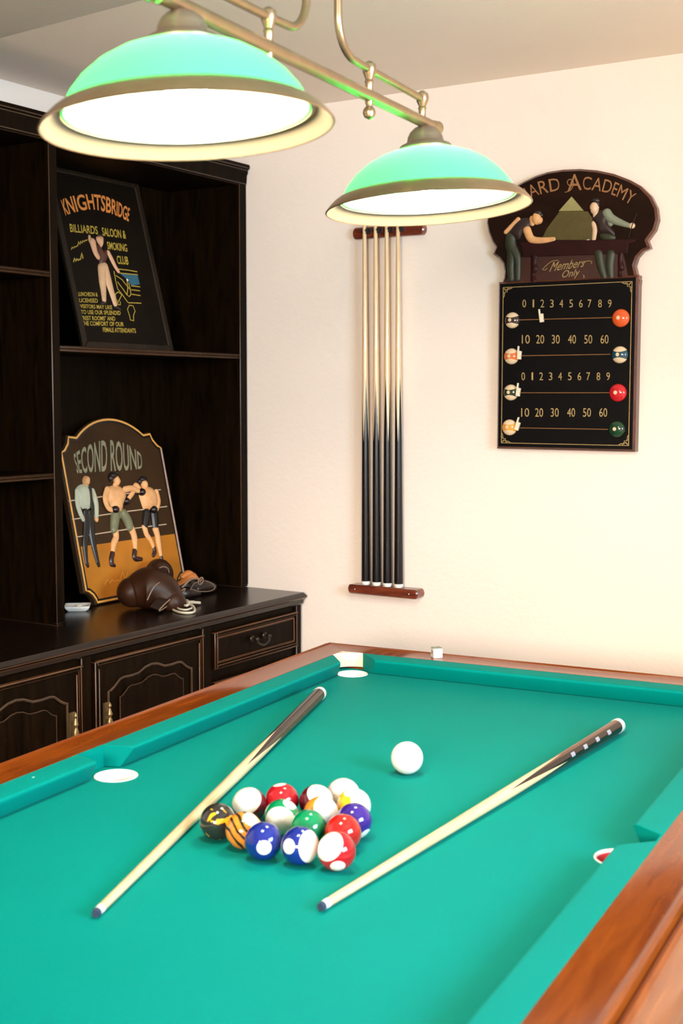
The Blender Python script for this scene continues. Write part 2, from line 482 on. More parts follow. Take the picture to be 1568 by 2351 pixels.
# moulded worktop
prof = [(XL + .01, ZC), (XC - .004, ZC), (XC, ZC - .003), (XC + .006, ZC - .010), (XC + .0065, ZC - .0145), (XC + .001, ZC - .020), (XC - .003, ZC - .022), (XC - .005, ZC - .034), (XC - .012, ZC - .040), (XL + .01, ZC - .040)]
top = MB().loft([[(x, CY0 - .01, z) for x, z in prof], [(x, CY1 - .006 + (.006 if i in (3, 4) else 0), z) for i, (x, z) in enumerate(prof)]])
child(top.build('worktop', ['black_stain_top'], bevel=.0012, bevel_mat='worn_edge', angle=25), sb)

def frame_ribs(mb, y0, y1, z0, z1, x, w_, h):
    """a raised picture-frame moulding on the face"""
    mb.box(x, x + h, y0, y0 + w_, z0, z1); mb.box(x, x + h, y1 - w_, y1, z0, z1)
    mb.box(x, x + h, y0 + w_, y1 - w_, z1 - w_, z1); mb.box(x, x + h, y0 + w_, y1 - w_, z0, z0 + w_)
def drawer(y0, y1, z0, z1, pull=True):
    d = MB(); d.box(XF - .016, XF - .004, y0, y1, z0, z1); frame_ribs(d, y0, y1, z0, z1, XF - .004, .011, .008)
    frame_ribs(d, y0 + .016, y1 - .016, z0 + .016, z1 - .016, XF - .004, .005, .004)
    o = child(d.build('drawer', ['black_stain'], bevel=.0022, bevel_mat='worn_edge'), sb)
    # bail pull
    yc, zc = (y0 + y1) / 2, (z0 + z1) / 2 + .008
    h = MB()
    for s_ in (-1, 1):
        h.ball((XF + .002, yc + s_ * .032, zc), .011, 12, 8, sc=(.5, 1, 1)); h.tube([(XF - .002, yc + s_ * .032, zc), (XF + .018, yc + s_ * .032, zc)], .005, 10)
        h.ball((XF + .019, yc + s_ * .032, zc), .0075, 12, 8)
    h.tube(spline([(XF + .019, yc - .032, zc), (XF + .020, yc - .026, zc - .014), (XF + .020, yc, zc - .022), (XF + .020, yc + .026, zc - .014), (XF + .019, yc + .032, zc)], 5), [.0035, *[.0045] * 19, .0035], 8)
    child(h.build('drawer_pull', ['dark_iron']), o)
zt = ZCAR - .014
zz = CLOTH - .020
for k, hh in enumerate((.108, .13, .17, .17)):
    drawer(2.933, 3.369, zz - hh, zz); zz -= hh + .038

ARCH = [(-.173, -.104), (-.166, -.104), (-.150, -.096), (-.128, -.080), (-.112, -.077), (-.085, -.0785), (-.055, -.077), (-.025, -.0655), (0, -.062),
        (.025, -.0655), (.055, -.077), (.085, -.0785), (.112, -.077), (.128, -.080), (.150, -.096), (.166, -.104), (.173, -.104)]
def door(y0, y1, handle):
    z1 = CLOTH - .018; z0 = .14
    yc = (y0 + y1) / 2
    d = MB(); d.box(XF - .016, XF - .004, y0, y1, z0, z1); frame_ribs(d, y0, y1, z0, z1, XF - .004, .010, .008)
    for a, c_ in ((y0 + .018, y0 + .022), (y1 - .022, y1 - .018)): d.box(XF - .004, XF, a, c_, z0 + .01, z1 - .02)
    o = child(d.build('door', ['black_stain'], bevel=.0022, bevel_mat='worn_edge'), sb)
    # raised arched panel: outer moulding and inner field
    p = MB(); arch = [(yc + a, CLOTH + b) for a, b in ARCH]
    line = [(yc - .173, z0 + .07)] + arch + [(yc + .173, z0 + .07)]
    pts = [(XF - .003, y, z) for y, z in line]
    p.tube(pts, .0038, 6, closed=True, mi=1, flat=(Vector((1, 0, 0)), .8))
    inn = [(yc + a * .76, CLOTH + b * .82 - .041) for a, b in ARCH]
    loop = [(yc - .132, z0 + .11)] + inn + [(yc + .132, z0 + .11)]
    P2 = MB(); P2.prism(loop, 0, .006, cham=.004, mi_side=0)
    R_ = Matrix(((0, 0, 1, XF - .004), (1, 0, 0, 0), (0, 1, 0, 0), (0, 0, 0, 1)))
    p.add([R_ @ Vector(v) for v in P2.v], P2.f, 0)
    p.tube([(XF - .0005, y, z) for y, z in loop], .0017, 5, closed=True, mi=1)
    child(p.build('door_panel', ['black_stain', 'worn_brown']), o)
    # long brass pull
    hy = y1 - .042 if handle == 'far' else y0 + .042
    M = Matrix.Translation((XF + .012, hy, CLOTH - .19))
    h = MB(); h.lathe([(.001, .062), (.004, .058), (.006, .052), (.003, .046), (.005, .040), (.008, .030), (.004, .022), (.007, .016), (.010, .004), (.006, -.006), (.004, -.012), (.008, -.020), (.009, -.030), (.006, -.042), (.003, -.050), (.006, -.058), (.001, -.064)], 12, 0, M)
    h.box(XF - .002, XF + .003, hy - .010, hy + .010, CLOTH - .250, CLOTH - .130); h.tube([(XF, hy, CLOTH - .19), (XF + .012, hy, CLOTH - .19)], .004, 8)
    child(h.build('door_pull', ['old_brass']), o)
door(2.431, 2.887, 'near'); door(1.933, 2.389, 'far'); door(1.442, 1.891, 'near')

# ================================================================== HUTCH (open shelves standing on the sideboard)
hu = thing('shelf_hutch', 'tall black-stained open shelf hutch standing on the sideboard', 'shelf unit', Matrix.Translation((-2.63, 2.5, ZC)))
HY1 = YW - .004
HTOP = CLOTH + 1.398
mb = MB(); mb.box(XL + .004, XB, 1.46, HY1, ZC, HTOP - .01); child(mb.build('back_panel', ['black_stain']), hu)
for a, c_ in ((3.374, HY1), (2.531, 2.556), (1.46, 1.484)):
    mb = MB(); mb.box(XB, XH, a, c_, ZC, HTOP - .06); mb.box(XH - .014, XH + .002, a - .003, c_ + (.003 if c_ < 3 else 0), ZC + .006, HTOP - .06)
    child(mb.build('upright', ['black_stain'], bevel=.002, bevel_mat='worn_brown'), hu)
for a, c_, z in ((2.556, 3.374, .7985), (1.484, 2.531, .993), (1.484, 2.531, .457)):
    mb = MB(); mb.box(XB, XH - .004, a, c_, CLOTH + z - .016, CLOTH + z); mb.tube([(XH - .004, a, CLOTH + z - .005), (XH - .004, c_, CLOTH + z - .005)], .005, 8); mb.tube([(XH - .004, a, CLOTH + z - .013), (XH - .004, c_, CLOTH + z - .013)], .004, 8)
    child(mb.build('shelf', ['black_stain'], bevel=.0015, bevel_mat='worn_edge'), hu)
prof = [(XL + .004, HTOP), (XH + .016, HTOP), (XH + .018, HTOP - .012), (XH + .010, HTOP - .018), (XH + .010, HTOP - .026), (XH + .006, HTOP - .034), (XH + .004, HTOP - .060), (XH - .002, HTOP - .066), (XL + .004, HTOP - .066)]
cr = MB().loft([[(x, 1.45, z) for x, z in prof], [(x, HY1, z) for x, z in prof]])
child(cr.build('crown_moulding', ['black_stain'], bevel=.0015, bevel_mat='worn_brown', angle=25), hu)

# ================================================================== POOL TABLE
MT = Matrix.Translation((TX, TY, 0)) @ Matrix.Rotation(PSI, 4, 'Z')
tb = thing('pool_table', 'pool table with green cloth and glossy mahogany rails', 'pool table', MT)
CB = .0526; UB = HWID + CB; VB = HLEN + CB       # back of the cushions
bed = bmesh.new()
def loopverts(pts):
    vs = [bed.verts.new((x, y, CLOTH)) for x, y in pts]
    return [bed.edges.new((vs[i], vs[(i + 1) % len(vs)])) for i in range(len(vs))]
es = loopverts([(-UB, -VB), (UB, -VB), (UB, VB), (-UB, VB)])
HOLES = [(sx * .4465, sy * .9335, .0365) for sx in (-1, 1) for sy in (-1, 1)] + [(-.4465, 0, .0375), (.4465, 0, .0375)]
for hx, hy, hr in HOLES: es += loopverts([(hx + hr * math.cos(2 * PI * k / 40), hy + hr * math.sin(2 * PI * k / 40)) for k in range(40)])
bmesh.ops.triangle_fill(bed, edges=es, use_beauty=True, use_dissolve=False)
bmesh.ops.recalc_face_normals(bed, faces=bed.faces)
for f in bed.faces:
    if f.normal.z < 0: f.normal_flip()
me = bpy.data.meshes.new('bed_cloth'); bed.to_mesh(me); bed.free(); me.materials.append(MATS['green_baize'])
o = bpy.data.objects.new('bed_cloth', me); COL.objects.link(o); o.parent = tb
for hx, hy, hr in HOLES:
    cup = MB()
    r = hr; dz_ = -.003 if (hx > 0 and hy == 0) else -.024
    cup.lathe([(r + .0012, .0004), (r + .0005, .0016), (r - .0012, .0018), (r - .0022, .0005), (r - .0025, dz_)], 40, 0, Matrix.Translation((hx, hy, CLOTH)))
    cup.f = [f for f in cup.f if len(f) == 4]; cup.m = cup.m[:len(cup.f)]
    k = MB(); k.lathe([(r - .0025, dz_), (r - .004, -.032), (r * .7, -.043), (.001, -.047)], 40, 1, Matrix.Translation((hx, hy, CLOTH)))
    cup.add(k.v, [f for f in k.f if len(f) == 4], 1)
    cup.build('pocket_cup', ['white_plastic', 'red_plastic'], parent=tb)
# cushions
CP = [(0, .0401), (.046, .0386), (.0505, .0375), (.0526, .0350), (.0516, .0300), (.0318, .0005), (0, .0005)]
def cushion(along_v, side, a, c_):
    """a and c_: (end position at the back, at the nose) along the rail"""
    rings = []
    for e in (a, c_):
        ring = []
        for d, z in CP:
            t = e[0] + (e[1] - e[0]) * (d / CB)
            ring.append((side * (UB - d), t, CLOTH + z) if along_v else (t, side * (VB - d), CLOTH + z))
        rings.append(ring)
    MB().loft(rings).build('cushion', ['green_baize'], parent=tb, bevel=.0012, seg=2, angle=50)
SIDE = {-1: ((.034, .055), (-.032, -.047)), 1: ((.012, .050), (-.012, -.054))}
for s_ in (-1, 1):
    cushion(True, s_, SIDE[s_][0], (.945, .881)); cushion(True, s_, (-.945, -.881), SIDE[s_][1])
for s_ in (-1, 1): cushion(False, s_, (-.448, -.391), (.448, .391))
fc = MB()
for s_ in (-1, 1): 
    fc = MB(); a_, b2_ = sorted((s_ * (UB - .004), s_ * (UB + .0001))); fc.box(a_, b2_, -.036, .036, CLOTH + .0005, CLOTH + .0401); fc.build('pocket_facing', ['green_baize'], parent=tb)
# ivory corner liners
for sx in (-1, 1):
    for sy in (-1, 1):
        arc = [(sx * (.4465 + .0576 * math.cos(t)), sy * (.9345 + .0588 * math.sin(t))) for t in [PI / 2 * k / 12 for k in range(13)]]
        pl = arc + [(sx * (UB - .0003), sy * (VB - .0003))]
        l = MB().prism(pl if sx * sy < 0 else pl[::-1], CLOTH + .006, CLOTH + .0405, cham=.001)
        lo = l.build('corner_liner', ['ivory'], parent=tb)
        sc_ = MB(); q = arc[3]; nrm = Vector((-sx * math.cos(PI / 8), -sy * math.sin(PI / 8), 0))
        sc_.ball((q[0] + nrm.x * .0005, q[1] + nrm.y * .0005, CLOTH + .018), .0022, 10, 6); sc_.build('screw', ['old_brass'], parent=lo)
# wooden rails with mitred corners
RP = [(0, .0403), (.064, .0403), (.068, .0412), (.0725, .0428), (.0775, .0408), (.0795, .0345), (.0812, .0300), (.0832, .0300), (.0850, .0350), (.0890, .0368), (.0945, .0338), (.0975, .026), (.1035, -.012), (.1065, -.034), (.1040, -.046), (.085, -.052), (0, -.052)]
def rail(kind, s_):
    rings = []
    for e in (-1, 1):
        rings.append([((s_ * (UB + d), e * (VB + d), CLOTH + z) if kind == 'v' else (e * (UB + d), s_ * (VB + d), CLOTH + z)) for d, z in RP])
    MB().loft(rings).build('side_rail' if kind == 'v' else 'end_rail', ['mahogany' if kind == 'v' else 'mahogany_cross'], parent=tb, angle=28)
for s_ in (-1, 1): rail('v', s_); rail('u', s_)
ap = MB()
for s_ in (-1, 1):
    ap.box(s_ * (UB + .045) - .012, s_ * (UB + .045) + .012, -VB - .033, VB + .033, CLOTH - .22, CLOTH - .052)
    ap.box(-UB - .033, UB + .033, s_ * (VB + .045) - .012, s_ * (VB + .045) + .012, CLOTH - .22, CLOTH - .052)
ap.build('apron', ['mahogany'], parent=tb, bevel=.003)
MB().box(-UB, UB, -VB, VB, CLOTH - .085, CLOTH - .055).build('slate_bed', ['grey_plaster'], parent=tb)
for sx in (-1, 1):
    for sy in (-1, 1):
        lg = MB(); M = Matrix.Translation((sx * (UB - .03), sy * (VB - .03), 0)); h_ = CLOTH - .085
        lg.lathe([(.040, 0), (.048, .02), (.044, .05), (.030, .08), (.036, .20), (.050, .38), (.056, .46), (.040, .50), (.052, .53), (.058, .56), (.058, h_)], 24, 0, M)
        lg.build('leg', ['mahogany'], parent=tb)

# ================================================================== BALLS
def ball_mat(name, base, stripe=None, spot=None, half=.57, white=(.84, .80, .72, 1), spotr=.40, pattern=None, col2=None):
    m, nt, b = base_mat(name)
    tc = N(nt, 'ShaderNodeTexCoord'); nz = N(nt, 'ShaderNodeVectorMath', operation='NORMALIZE'); nt.links.new(tc.outputs['Object'], nz.inputs[0])
    rgb = N(nt, 'ShaderNodeRGB'); rgb.outputs[0].default_value = base; cur = rgb.outputs[0]
    def mixin(fac, colr, cur):
        mx = N(nt, 'ShaderNodeMix', data_type='RGBA'); nt.links.new(fac, mx.inputs[0]); nt.links.new(cur, mx.inputs[6])
        mx.inputs[7].default_value = colr; return mx.outputs[2]
    if pattern == 'tiger':
        wv = N(nt, 'ShaderNodeTexWave', inp={'Scale': 32.0, 'Distortion': 3.0, 'Detail': 1.5, 'Detail Scale': 1.2}); wv.bands_direction = 'DIAGONAL'
        nt.links.new(tc.outputs['Object'], wv.inputs['Vector'])
        g = N(nt, 'ShaderNodeMath', operation='GREATER_THAN', inp={1: .74}); nt.links.new(wv.outputs['Fac'], g.inputs[0]); cur = mixin(g.outputs[0], col2, cur)
    if pattern in ('flame', 'veins'):
        no = N(nt, 'ShaderNodeTexNoise', inp={'Scale': 62.0 if pattern == 'flame' else 30.0, 'Detail': 1.0, 'Distortion': .8}); nt.links.new(tc.outputs['Object'], no.inputs['Vector'])
        if pattern == 'flame':
            g = N(nt, 'ShaderNodeMath', operation='GREATER_THAN', inp={1: .60}); nt.links.new(no.outputs['Fac'], g.inputs[0])
        else:
            d = N(nt, 'ShaderNodeMath', operation='SUBTRACT', inp={1: .5}); nt.links.new(no.outputs['Fac'], d.inputs[0])
            ab = N(nt, 'ShaderNodeMath', operation='ABSOLUTE'); nt.links.new(d.outputs[0], ab.inputs[0])
            g = N(nt, 'ShaderNodeMath', operation='LESS_THAN', inp={1: .008}); nt.links.new(ab.outputs[0], g.inputs[0])
        cur = mixin(g.outputs[0], col2, cur)
    def dotn(v):
        d = N(nt, 'ShaderNodeVectorMath', operation='DOT_PRODUCT'); d.inputs[1].default_value = v; nt.links.new(nz.outputs[0], d.inputs[0]); return d.outputs['Value']
    if stripe is not None:
        ab = N(nt, 'ShaderNodeMath', operation='ABSOLUTE'); nt.links.new(dotn(stripe), ab.inputs[0])
        g = N(nt, 'ShaderNodeMath', operation='GREATER_THAN', inp={1: half}); nt.links.new(ab.outputs[0], g.inputs[0]); cur = mixin(g.outputs[0], white, cur)
    if spot is not None:
        g = N(nt, 'ShaderNodeMath', operation='GREATER_THAN', inp={1: math.cos(spotr)}); nt.links.new(dotn(spot), g.inputs[0]); cur = mixin(g.outputs[0], white, cur)
    nt.links.new(cur, b.inputs['Base Color'])
    b.inputs['Roughness'].default_value = 0.06; b.inputs['Coat Weight'].default_value = 0.5; b.inputs['Coat Roughness'].default_value = 0.03
    return m
plain('number_ink', (0.25, 0.23, 0.21, 1), rough=.4)
RB, RC = 0.0272, 0.0287
YEL, ORA, BLU, RED, GRN, PUR, MAR, BLK, WHI = (.78, .42, .015, 1), (.72, .24, .02, 1), (.006, .018, .20, 1), (.38, .007, .014, 1), (.0, .20, .07, 1), (.035, .012, .20, 1), (.10, .006, .012, 1), (.02, .018, .016, 1), (.82, .77, .68, 1)
BALLS = [  # pixel, colour, stripe pole, number spot, number, pattern, second colour, label
    ((500, 1886), BLK, None, None, None, 'flame', YEL, 'black pool ball flecked with yellow, at the left corner of the racked cluster'),
    ((573, 1848), MAR, (-.30, .45, .84), None, None, None, None, 'pool ball showing a plain white cap, beside the short black-butted cue'),
    ((648, 1838), RED, None, (-.15, .95, .2), None, None, None, 'solid dark red pool ball at the back of the cluster'),
    ((560, 1906), ORA, None, (.40, .62, .68), None, 'tiger', (.02, .012, .008, 1), 'orange pool ball with black tiger stripes and a white spot'),
    ((605, 1931), BLU, None, (.03, -.36, .93), '2', None, None, 'solid blue pool ball with a white number spot on its front'),
    ((647, 1876), GRN, (-.15, -.38, .91), (.45, .72, .5), None, None, None, 'white pool ball with a green stripe in the middle of the cluster'),
    ((708, 1901), GRN, None, None, None, None, None, 'solid green pool ball behind the blue-striped one'),
    ((689, 1942), BLU, (.77, -.05, .63), (-.62, -.02, .78), '10', None, None, 'blue-striped pool ball with a white cap and number spot'),
    ((773, 1954), RED, (-.54, .36, .76), (.06, -.80, .60), '11', None, None, 'red-striped pool ball nearest to the long pale cue shaft'),
    ((788, 1911), (.48, .012, .010, 1), None, None, None, None, None, 'solid bright red pool ball between the indigo and the red-striped ones'),
    ((812, 1886), PUR, None, (.60, -.74, .30), None, None, None, 'solid indigo pool ball on the outer side of the cluster'),
    ((726, 1841), MAR, (.42, .55, .72), None, None, None, None, 'dark maroon pool ball with a white cap at the back of the cluster'),
    ((737, 1869), ORA, (.62, .25, .74), None, None, None, None, 'white pool ball with a narrow orange stripe in the middle of the cluster'),
    ((812, 1850), YEL, (.72, .30, .62), (-.2, .8, .56), None, None, None, 'white pool ball with a yellow stripe, in front of the grey-veined white ball'),
    ((787, 1826), WHI, None, None, None, 'veins', (.25, .22, .22, 1), 'white pool ball with thin grey veins, at the far corner of the cluster'),
]
pos = [at(b_[0][0], b_[0][1], CLOTH + RB) for b_ in BALLS]
for _ in range(200):
    for i in range(len(pos)):
        for j in range(i + 1, len(pos)):
            d = pos[j] - pos[i]; gap = 2 * RB + .0004 - d.length
            if gap > 0:
                d.normalize(); pos[i] = pos[i] - d * gap / 2; pos[j] = pos[j] + d * gap / 2
ballmesh = {}
def make_ball(name, c, r, mat):
    o = MB().ball((0, 0, 0), r, 48, 24).build(name, [mat]); o.location = c; return o
for i, (b_, c) in enumerate(zip(BALLS, pos)):
    tw = (CAM - c).normalized(); rt = Vector((0, 0, 1)).cross(tw).normalized(); up = tw.cross(rt)
    W3 = lambda v: None if v is None else tuple((rt * v[0] + up * v[1] + tw * v[2]).normalized())
    ball_mat('ball_%d' % i, b_[1], W3(b_[2]), W3(b_[3]), pattern=b_[5], col2=b_[6], half={1: .50, 7: .57, 8: .62, 12: .45, 13: .55}.get(i, .55), spotr=.40 if i != 3 else .46)
    o = make_ball('pool_ball', c, RB, 'ball_%d' % i)
    tag(o, b_[7], 'pool ball', 'racked pool balls')
    if b_[4]:
        s3 = Vector(W3(b_[3])); sx = (rt - s3 * rt.dot(s3)).normalized(); sy = s3.cross(sx)
        v, f = glyphs(b_[4]); wv = .30 if len(b_[4]) == 1 else .42
        nm = MB().add([(s3 + sx * (a - .5) * wv + sy * (q - .5) * .42).normalized() * (RB * 1.004) for a, q in v], f)
        nm.build('number', ['number_ink'], parent=o, fix=False)
plain('cue_ball_white', (.86, .82, .76, 1), rough=.12, vary=.02, coat=.3)
cb = make_ball('cue_ball', at(934.5, 1740, CLOTH + RC), RC, 'cue_ball_white')
tag(cb, 'plain white cue ball alone on the cloth behind the cluster', 'cue ball')

# ================================================================== CUES
def cue_mat(name, z0, amp, dark, dark2=None, sect=0.0):
    """maple shaft spliced into a dark butt with long points; local z runs from tip to butt"""
    m, nt, b = base_mat(name)
    tc = N(nt, 'ShaderNodeTexCoord'); sp = N(nt, 'ShaderNodeSeparateXYZ'); nt.links.new(tc.outputs['Object'], sp.inputs[0])
    M_ = lambda op, a, c_=None, v=None: _math(nt, op, a, c_, v)
    ang = M_('ARCTAN2', sp.outputs[1], sp.outputs[0])
    k = M_('MULTIPLY', ang, None, 4 / (2 * PI)); k = M_('ADD', k, None, 10.0); fr_ = M_('FRACT', k)
    tri = M_('ABSOLUTE', M_('SUBTRACT', fr_, None, .5)); tri = M_('MULTIPLY', tri, None, 2.0)
    lim = M_('MULTIPLY', tri, None, amp); lim = M_('ADD', lim, None, z0 - amp * .5)
    g = M_('GREATER_THAN', sp.outputs[2], lim)
    mp = N(nt, 'ShaderNodeMapping'); mp.inputs['Scale'].default_value = (60, 60, 3); nt.links.new(tc.outputs['Object'], mp.inputs['Vector'])
    no = N(nt, 'ShaderNodeTexNoise', inp={'Scale': 3.0, 'Detail': 4.0}); nt.links.new(mp.outputs[0], no.inputs['Vector'])
    mp1 = N(nt, 'ShaderNodeMix', data_type='RGBA'); mp1.inputs[6].default_value = (.66, .43, .22, 1); mp1.inputs[7].default_value = (.80, .60, .36, 1); nt.links.new(no.outputs['Fac'], mp1.inputs[0])
    dk = N(nt, 'ShaderNodeRGB'); dk.outputs[0].default_value = dark; dko = dk.outputs[0]
    if dark2:
        f2 = M_('FRACT', M_('ADD', M_('MULTIPLY', ang, None, 2 / (2 * PI)), None, 10.0 + sect)); g2 = M_('GREATER_THAN', f2, None, .5)
        mx = N(nt, 'ShaderNodeMix', data_type='RGBA'); nt.links.new(g2, mx.inputs[0]); nt.links.new(dko, mx.inputs[6]); mx.inputs[7].default_value = dark2; dko = mx.outputs[2]
    mx = N(nt, 'ShaderNodeMix', data_type='RGBA'); nt.links.new(g, mx.inputs[0]); nt.links.new(mp1.outputs[2], mx.inputs[6]); nt.links.new(dko, mx.inputs[7])
    nt.links.new(mx.outputs[2], b.inputs['Base Color'])
    b.inputs['Roughness'].default_value = .25; b.inputs['Specular IOR Level'].default_value = .3; b.inputs['Coat Weight'].default_value = .25; b.inputs['Coat Roughness'].default_value = .06
def _math(nt, op, a, c_=None, v=None):
    n = N(nt, 'ShaderNodeMath', operation=op); nt.links.new(a, n.inputs[0])
    if c_ is not None: nt.links.new(c_, n.inputs[1])
    elif v is not None: n.inputs[1].default_value = v
    return n.outputs[0]
cue_mat('cue_splice_brown', .75, .22, (.012, .005, .003, 1), (.10, .034, .013, 1), .12)
cue_mat('cue_splice_inlay', .665, .23, (.005, .0035, .0035, 1), (.12, .042, .018, 1), .86)
cue_mat('cue_splice_black', .60, .20, (.006, .005, .006, 1))
plain('pearl', (.35, .33, .38, 1), rough=.3)
def make_cue(root, L, rt_, rb, split, mat, rings=(), cap=.02):
    rad = lambda z: rt_ + (rb - rt_) * (z / L)
    MB().lathe([(rt_ * .90, 0), (rt_, .003), (rt_, .007)], 20).build('tip', ['chalk_blue'], parent=root)
    MB().lathe([(rt_, .007), (rad(.018) + .0002, .018)], 20).build('ferrule', ['white_plastic'], parent=root)
    MB().lathe([(rad(z), z) for z in [.018 + (split - .018) * k / 8 for k in range(9)]], 24).build('shaft', ['maple'], parent=root)
    bt = MB(); bt.lathe([(rad(z), z) for z in [split + (L - cap - split) * k / 16 for k in range(17)]], 32)
    o = bt.build('butt', [mat], parent=root)
    for z in rings: MB().tube([(rad(z) * math.cos(t), rad(z) * math.sin(t), z) for t in [2 * PI * k / 24 for k in range(24)]], .0005, 5, closed=True).build('ring', ['black_rubber'], parent=o)
    MB().lathe([(rad(L) + .0003, L - cap), (rad(L) + .0003, L - .005), (rad(L) - .0025, L - .0005), (.004, L)], 24).build('butt_cap', ['white_plastic'], parent=root)
    return o
def cue_matrix(p0, p1, up):
    z = (p1 - p0).normalized(); x = (up - z * up.dot(z)).normalized(); y = z.cross(x)
    return Matrix.Translation(p0) @ Matrix((x, y, z)).transposed().to_4x4()
for k, (t, b_, spl, mat, lab) in enumerate([((219, 2098), (736, 1590), .58, 'cue_splice_brown', 'cue stick with brown-striped butt lying left of the balls, butt towards the corner pocket'),
                                      ((735, 2083), (1422, 1664), .52, 'cue_splice_inlay', 'cue stick with square pearl inlays in its black butt, lying right of the balls')]):
    p0 = at(t[0], t[1], CLOTH + .0068); p1 = at(b_[0], b_[1], CLOTH + .0150); L = (p1 - p0).length
    r_ = thing('cue_stick', lab, 'cue stick', cue_matrix(p0, p1, Vector((0, 0, 1))), 'cue sticks')
    o = make_cue(r_, L, .0058, .0142, spl, mat)
    if k == 1:
        for q in range(4):
            z = .80 + q * .058; rr = .0058 + (.0142 - .0058) * z / L
            a0 = 1.08
            vs = [((rr + .0003) * math.cos(a0 + da), (rr + .0003) * math.sin(a0 + da), z + dz) for da, dz in ((-.32, 0), (0, 0), (.32, 0), (.32, .016), (0, .016), (-.32, .016))]
            MB().add(vs, [(0, 1, 4, 5), (1, 2, 3, 4)]).build('inlay', ['pearl'], parent=o)
# rack on the back wall
RY = YW - .034
def rackbar(name, label, z0, z1, x0, x1, depth, tilt=0.0):
    r_ = thing(name, label, 'cue rack', Matrix.Translation(((x0 + x1) / 2, YW, (z0 + z1) / 2)))
    h = (z1 - z0) / 2; w_ = (x1 - x0) / 2
    pts = [(w_ - h * .7 + h * .7 * math.cos(t), h * math.sin(t)) for t in [-PI / 2 + PI * k / 8 for k in range(9)]] + [(-w_ + h * .7 - h * .7 * math.cos(t), h * math.sin(t)) for t in [PI / 2 - PI * k / 8 for k in range(9)]]
    p = MB().prism(pts, 0, depth, cham=.004)
    M = Matrix(((1, 0, 0, 0), (0, 0, -1, 0), (0, 1, 0, 0), (0, 0, 0, 1)))
    q = MB().add([M @ Vector(v) for v in p.v], p.f)
    q.build('bar', ['red_rack_wood'], parent=r_)
    return r_
bar1 = rackbar('cue_clip_bar', 'upper mahogany bar of the wall cue rack, holding the cue tips in clips', CLOTH + 1.137, CLOTH + 1.172, -2.072, -1.826, .022)
bar2 = rackbar('cue_rest_bar', 'lower mahogany bar of the wall cue rack, the white cue ends standing on it', CLOTH + .056, CLOTH + .084, -2.072, -1.826, .046)
CX = [-2.016, -1.9775, -1.939, -1.9005]
for xx in (-2.046, -1.856):
    s_ = MB().ball((xx + 1.949, -.0462, 0.0), .0035, 10, 6, sc=(1, .5, 1)); s_.build('screw', ['chrome'], parent=bar2)
rack_labels = ['leftmost of the four black-butted cues in the wall rack', 'second from the left of the four black-butted cues in the wall rack',
               'third from the left of the four black-butted cues in the wall rack', 'rightmost of the four black-butted cues in the wall rack']
proto = None
for i, x in enumerate(CX):
    p1 = Vector((x + .002, YW - .030, CLOTH + .0845)); p0 = Vector((x - .007, YW - .030, CLOTH + 1.225))
    Mq = cue_matrix(p0, p1, Vector((0, -1, 0))) @ Matrix.Rotation([0, .35, .75, 1.2][i], 4, 'Z')
    if proto is None:
        proto = r_ = thing('cue_stick', '', 'cue stick', Mq)
        make_cue(r_, (p1 - p0).length, .0056, .0140, .42, 'cue_splice_black', rings=(.80, .84, .92, .99), cap=.012)
    else:
        r_ = proto.copy(); COL.objects.link(r_); r_.matrix_world = Mq
        for ch in list(proto.children):
            c = ch.copy(); COL.objects.link(c); c.parent = r_
            for g in list(ch.children):
                d = g.copy(); COL.objects.link(d); d.parent = c
    tag(r_, rack_labels[i], 'cue stick', 'cue sticks in the wall rack')
    c = MB(); cx_ = x - .0065 + 1.949
    c.tube(spline([(cx_ + .010, -.040, .004), (cx_ + .011, -.028, .004), (cx_ + .006, -.021, .004), (cx_ - .006, -.021, .004), (cx_ - .011, -.028, .004), (cx_ - .010, -.040, .004)], 4), .0028, 8)
    c.box(cx_ + .0085, cx_ + .0145, -.036, -.020, -.006, .012)
    c.build('clip', ['black_rubber'], parent=bar1)
# ================================================================== HANGING LAMP
ZB = 1.939
ML = MT @ Matrix.Translation((-.009, -.055, ZB))
lp = thing('billiard_lamp', 'brass ceiling lamp bar with two green glass shades hanging over the table', 'lamp', ML)
b_ = MB(); b_.tube([(0, -.424, 0), (0, .424, 0)], .0098, 16)
for s_ in (-1, 1): b_.lathe([(.0098, 0), (.011, .002), (.011, .006), (.008, .009), (.012, .016), (.013, .021), (.010, .028), (.001, .032)], 16, 0, Matrix.Translation((0, s_ * .418, 0)) @ Matrix.Rotation(-s_ * PI / 2, 4, 'X'))
b_.build('crossbar', ['lamp_brass'], parent=lp)
for s_ in (-1, 1):
    t = MB()
    path = [(0, s_ * .368, .038), (0, s_ * .16, .041), (0, s_ * .105, .043)]
    path += [(0, s_ * (.105 - .055 * math.sin(a)), .098 - .055 * math.cos(a)) for a in [PI / 2 * k / 8 for k in range(1, 9)]]
    path += [(0, s_ * .050, .20), (0, s_ * .050, 2.307 - ZB)]
    t.tube(path, .0062, 12)
    t.lathe([(.030, 0), (.028, -.006), (.012, -.012), (.008, -.02)], 20, 0, Matrix.Translation((0, s_ * .050, 2.3065 - ZB)))
    t.build('hanging_rod', ['lamp_brass'], parent=lp)
    for yy, through in ((.373, False), (.160, True)):
        k = MB(); zt = .040 if not through else .042
        k.lathe([(.006, .008), (.0062, .020), (.0075, .022), (.006, .025), (.010, zt - .006), (.0115, zt), (.010, zt + .007), (.004, zt + .0115), (.001, zt + .0125)], 16, 0, Matrix.Translation((0, s_ * yy, 0)))
        if through: k.lathe([(.007, -.008), (.0062, -.012), (.005, -.016), (.009, -.020), (.0105, -.026), (.008, -.033), (.001, -.037)][::-1], 16, 0, Matrix.Translation((0, s_ * yy, 0)))
        k.build('link_post', ['lamp_brass'], parent=lp)
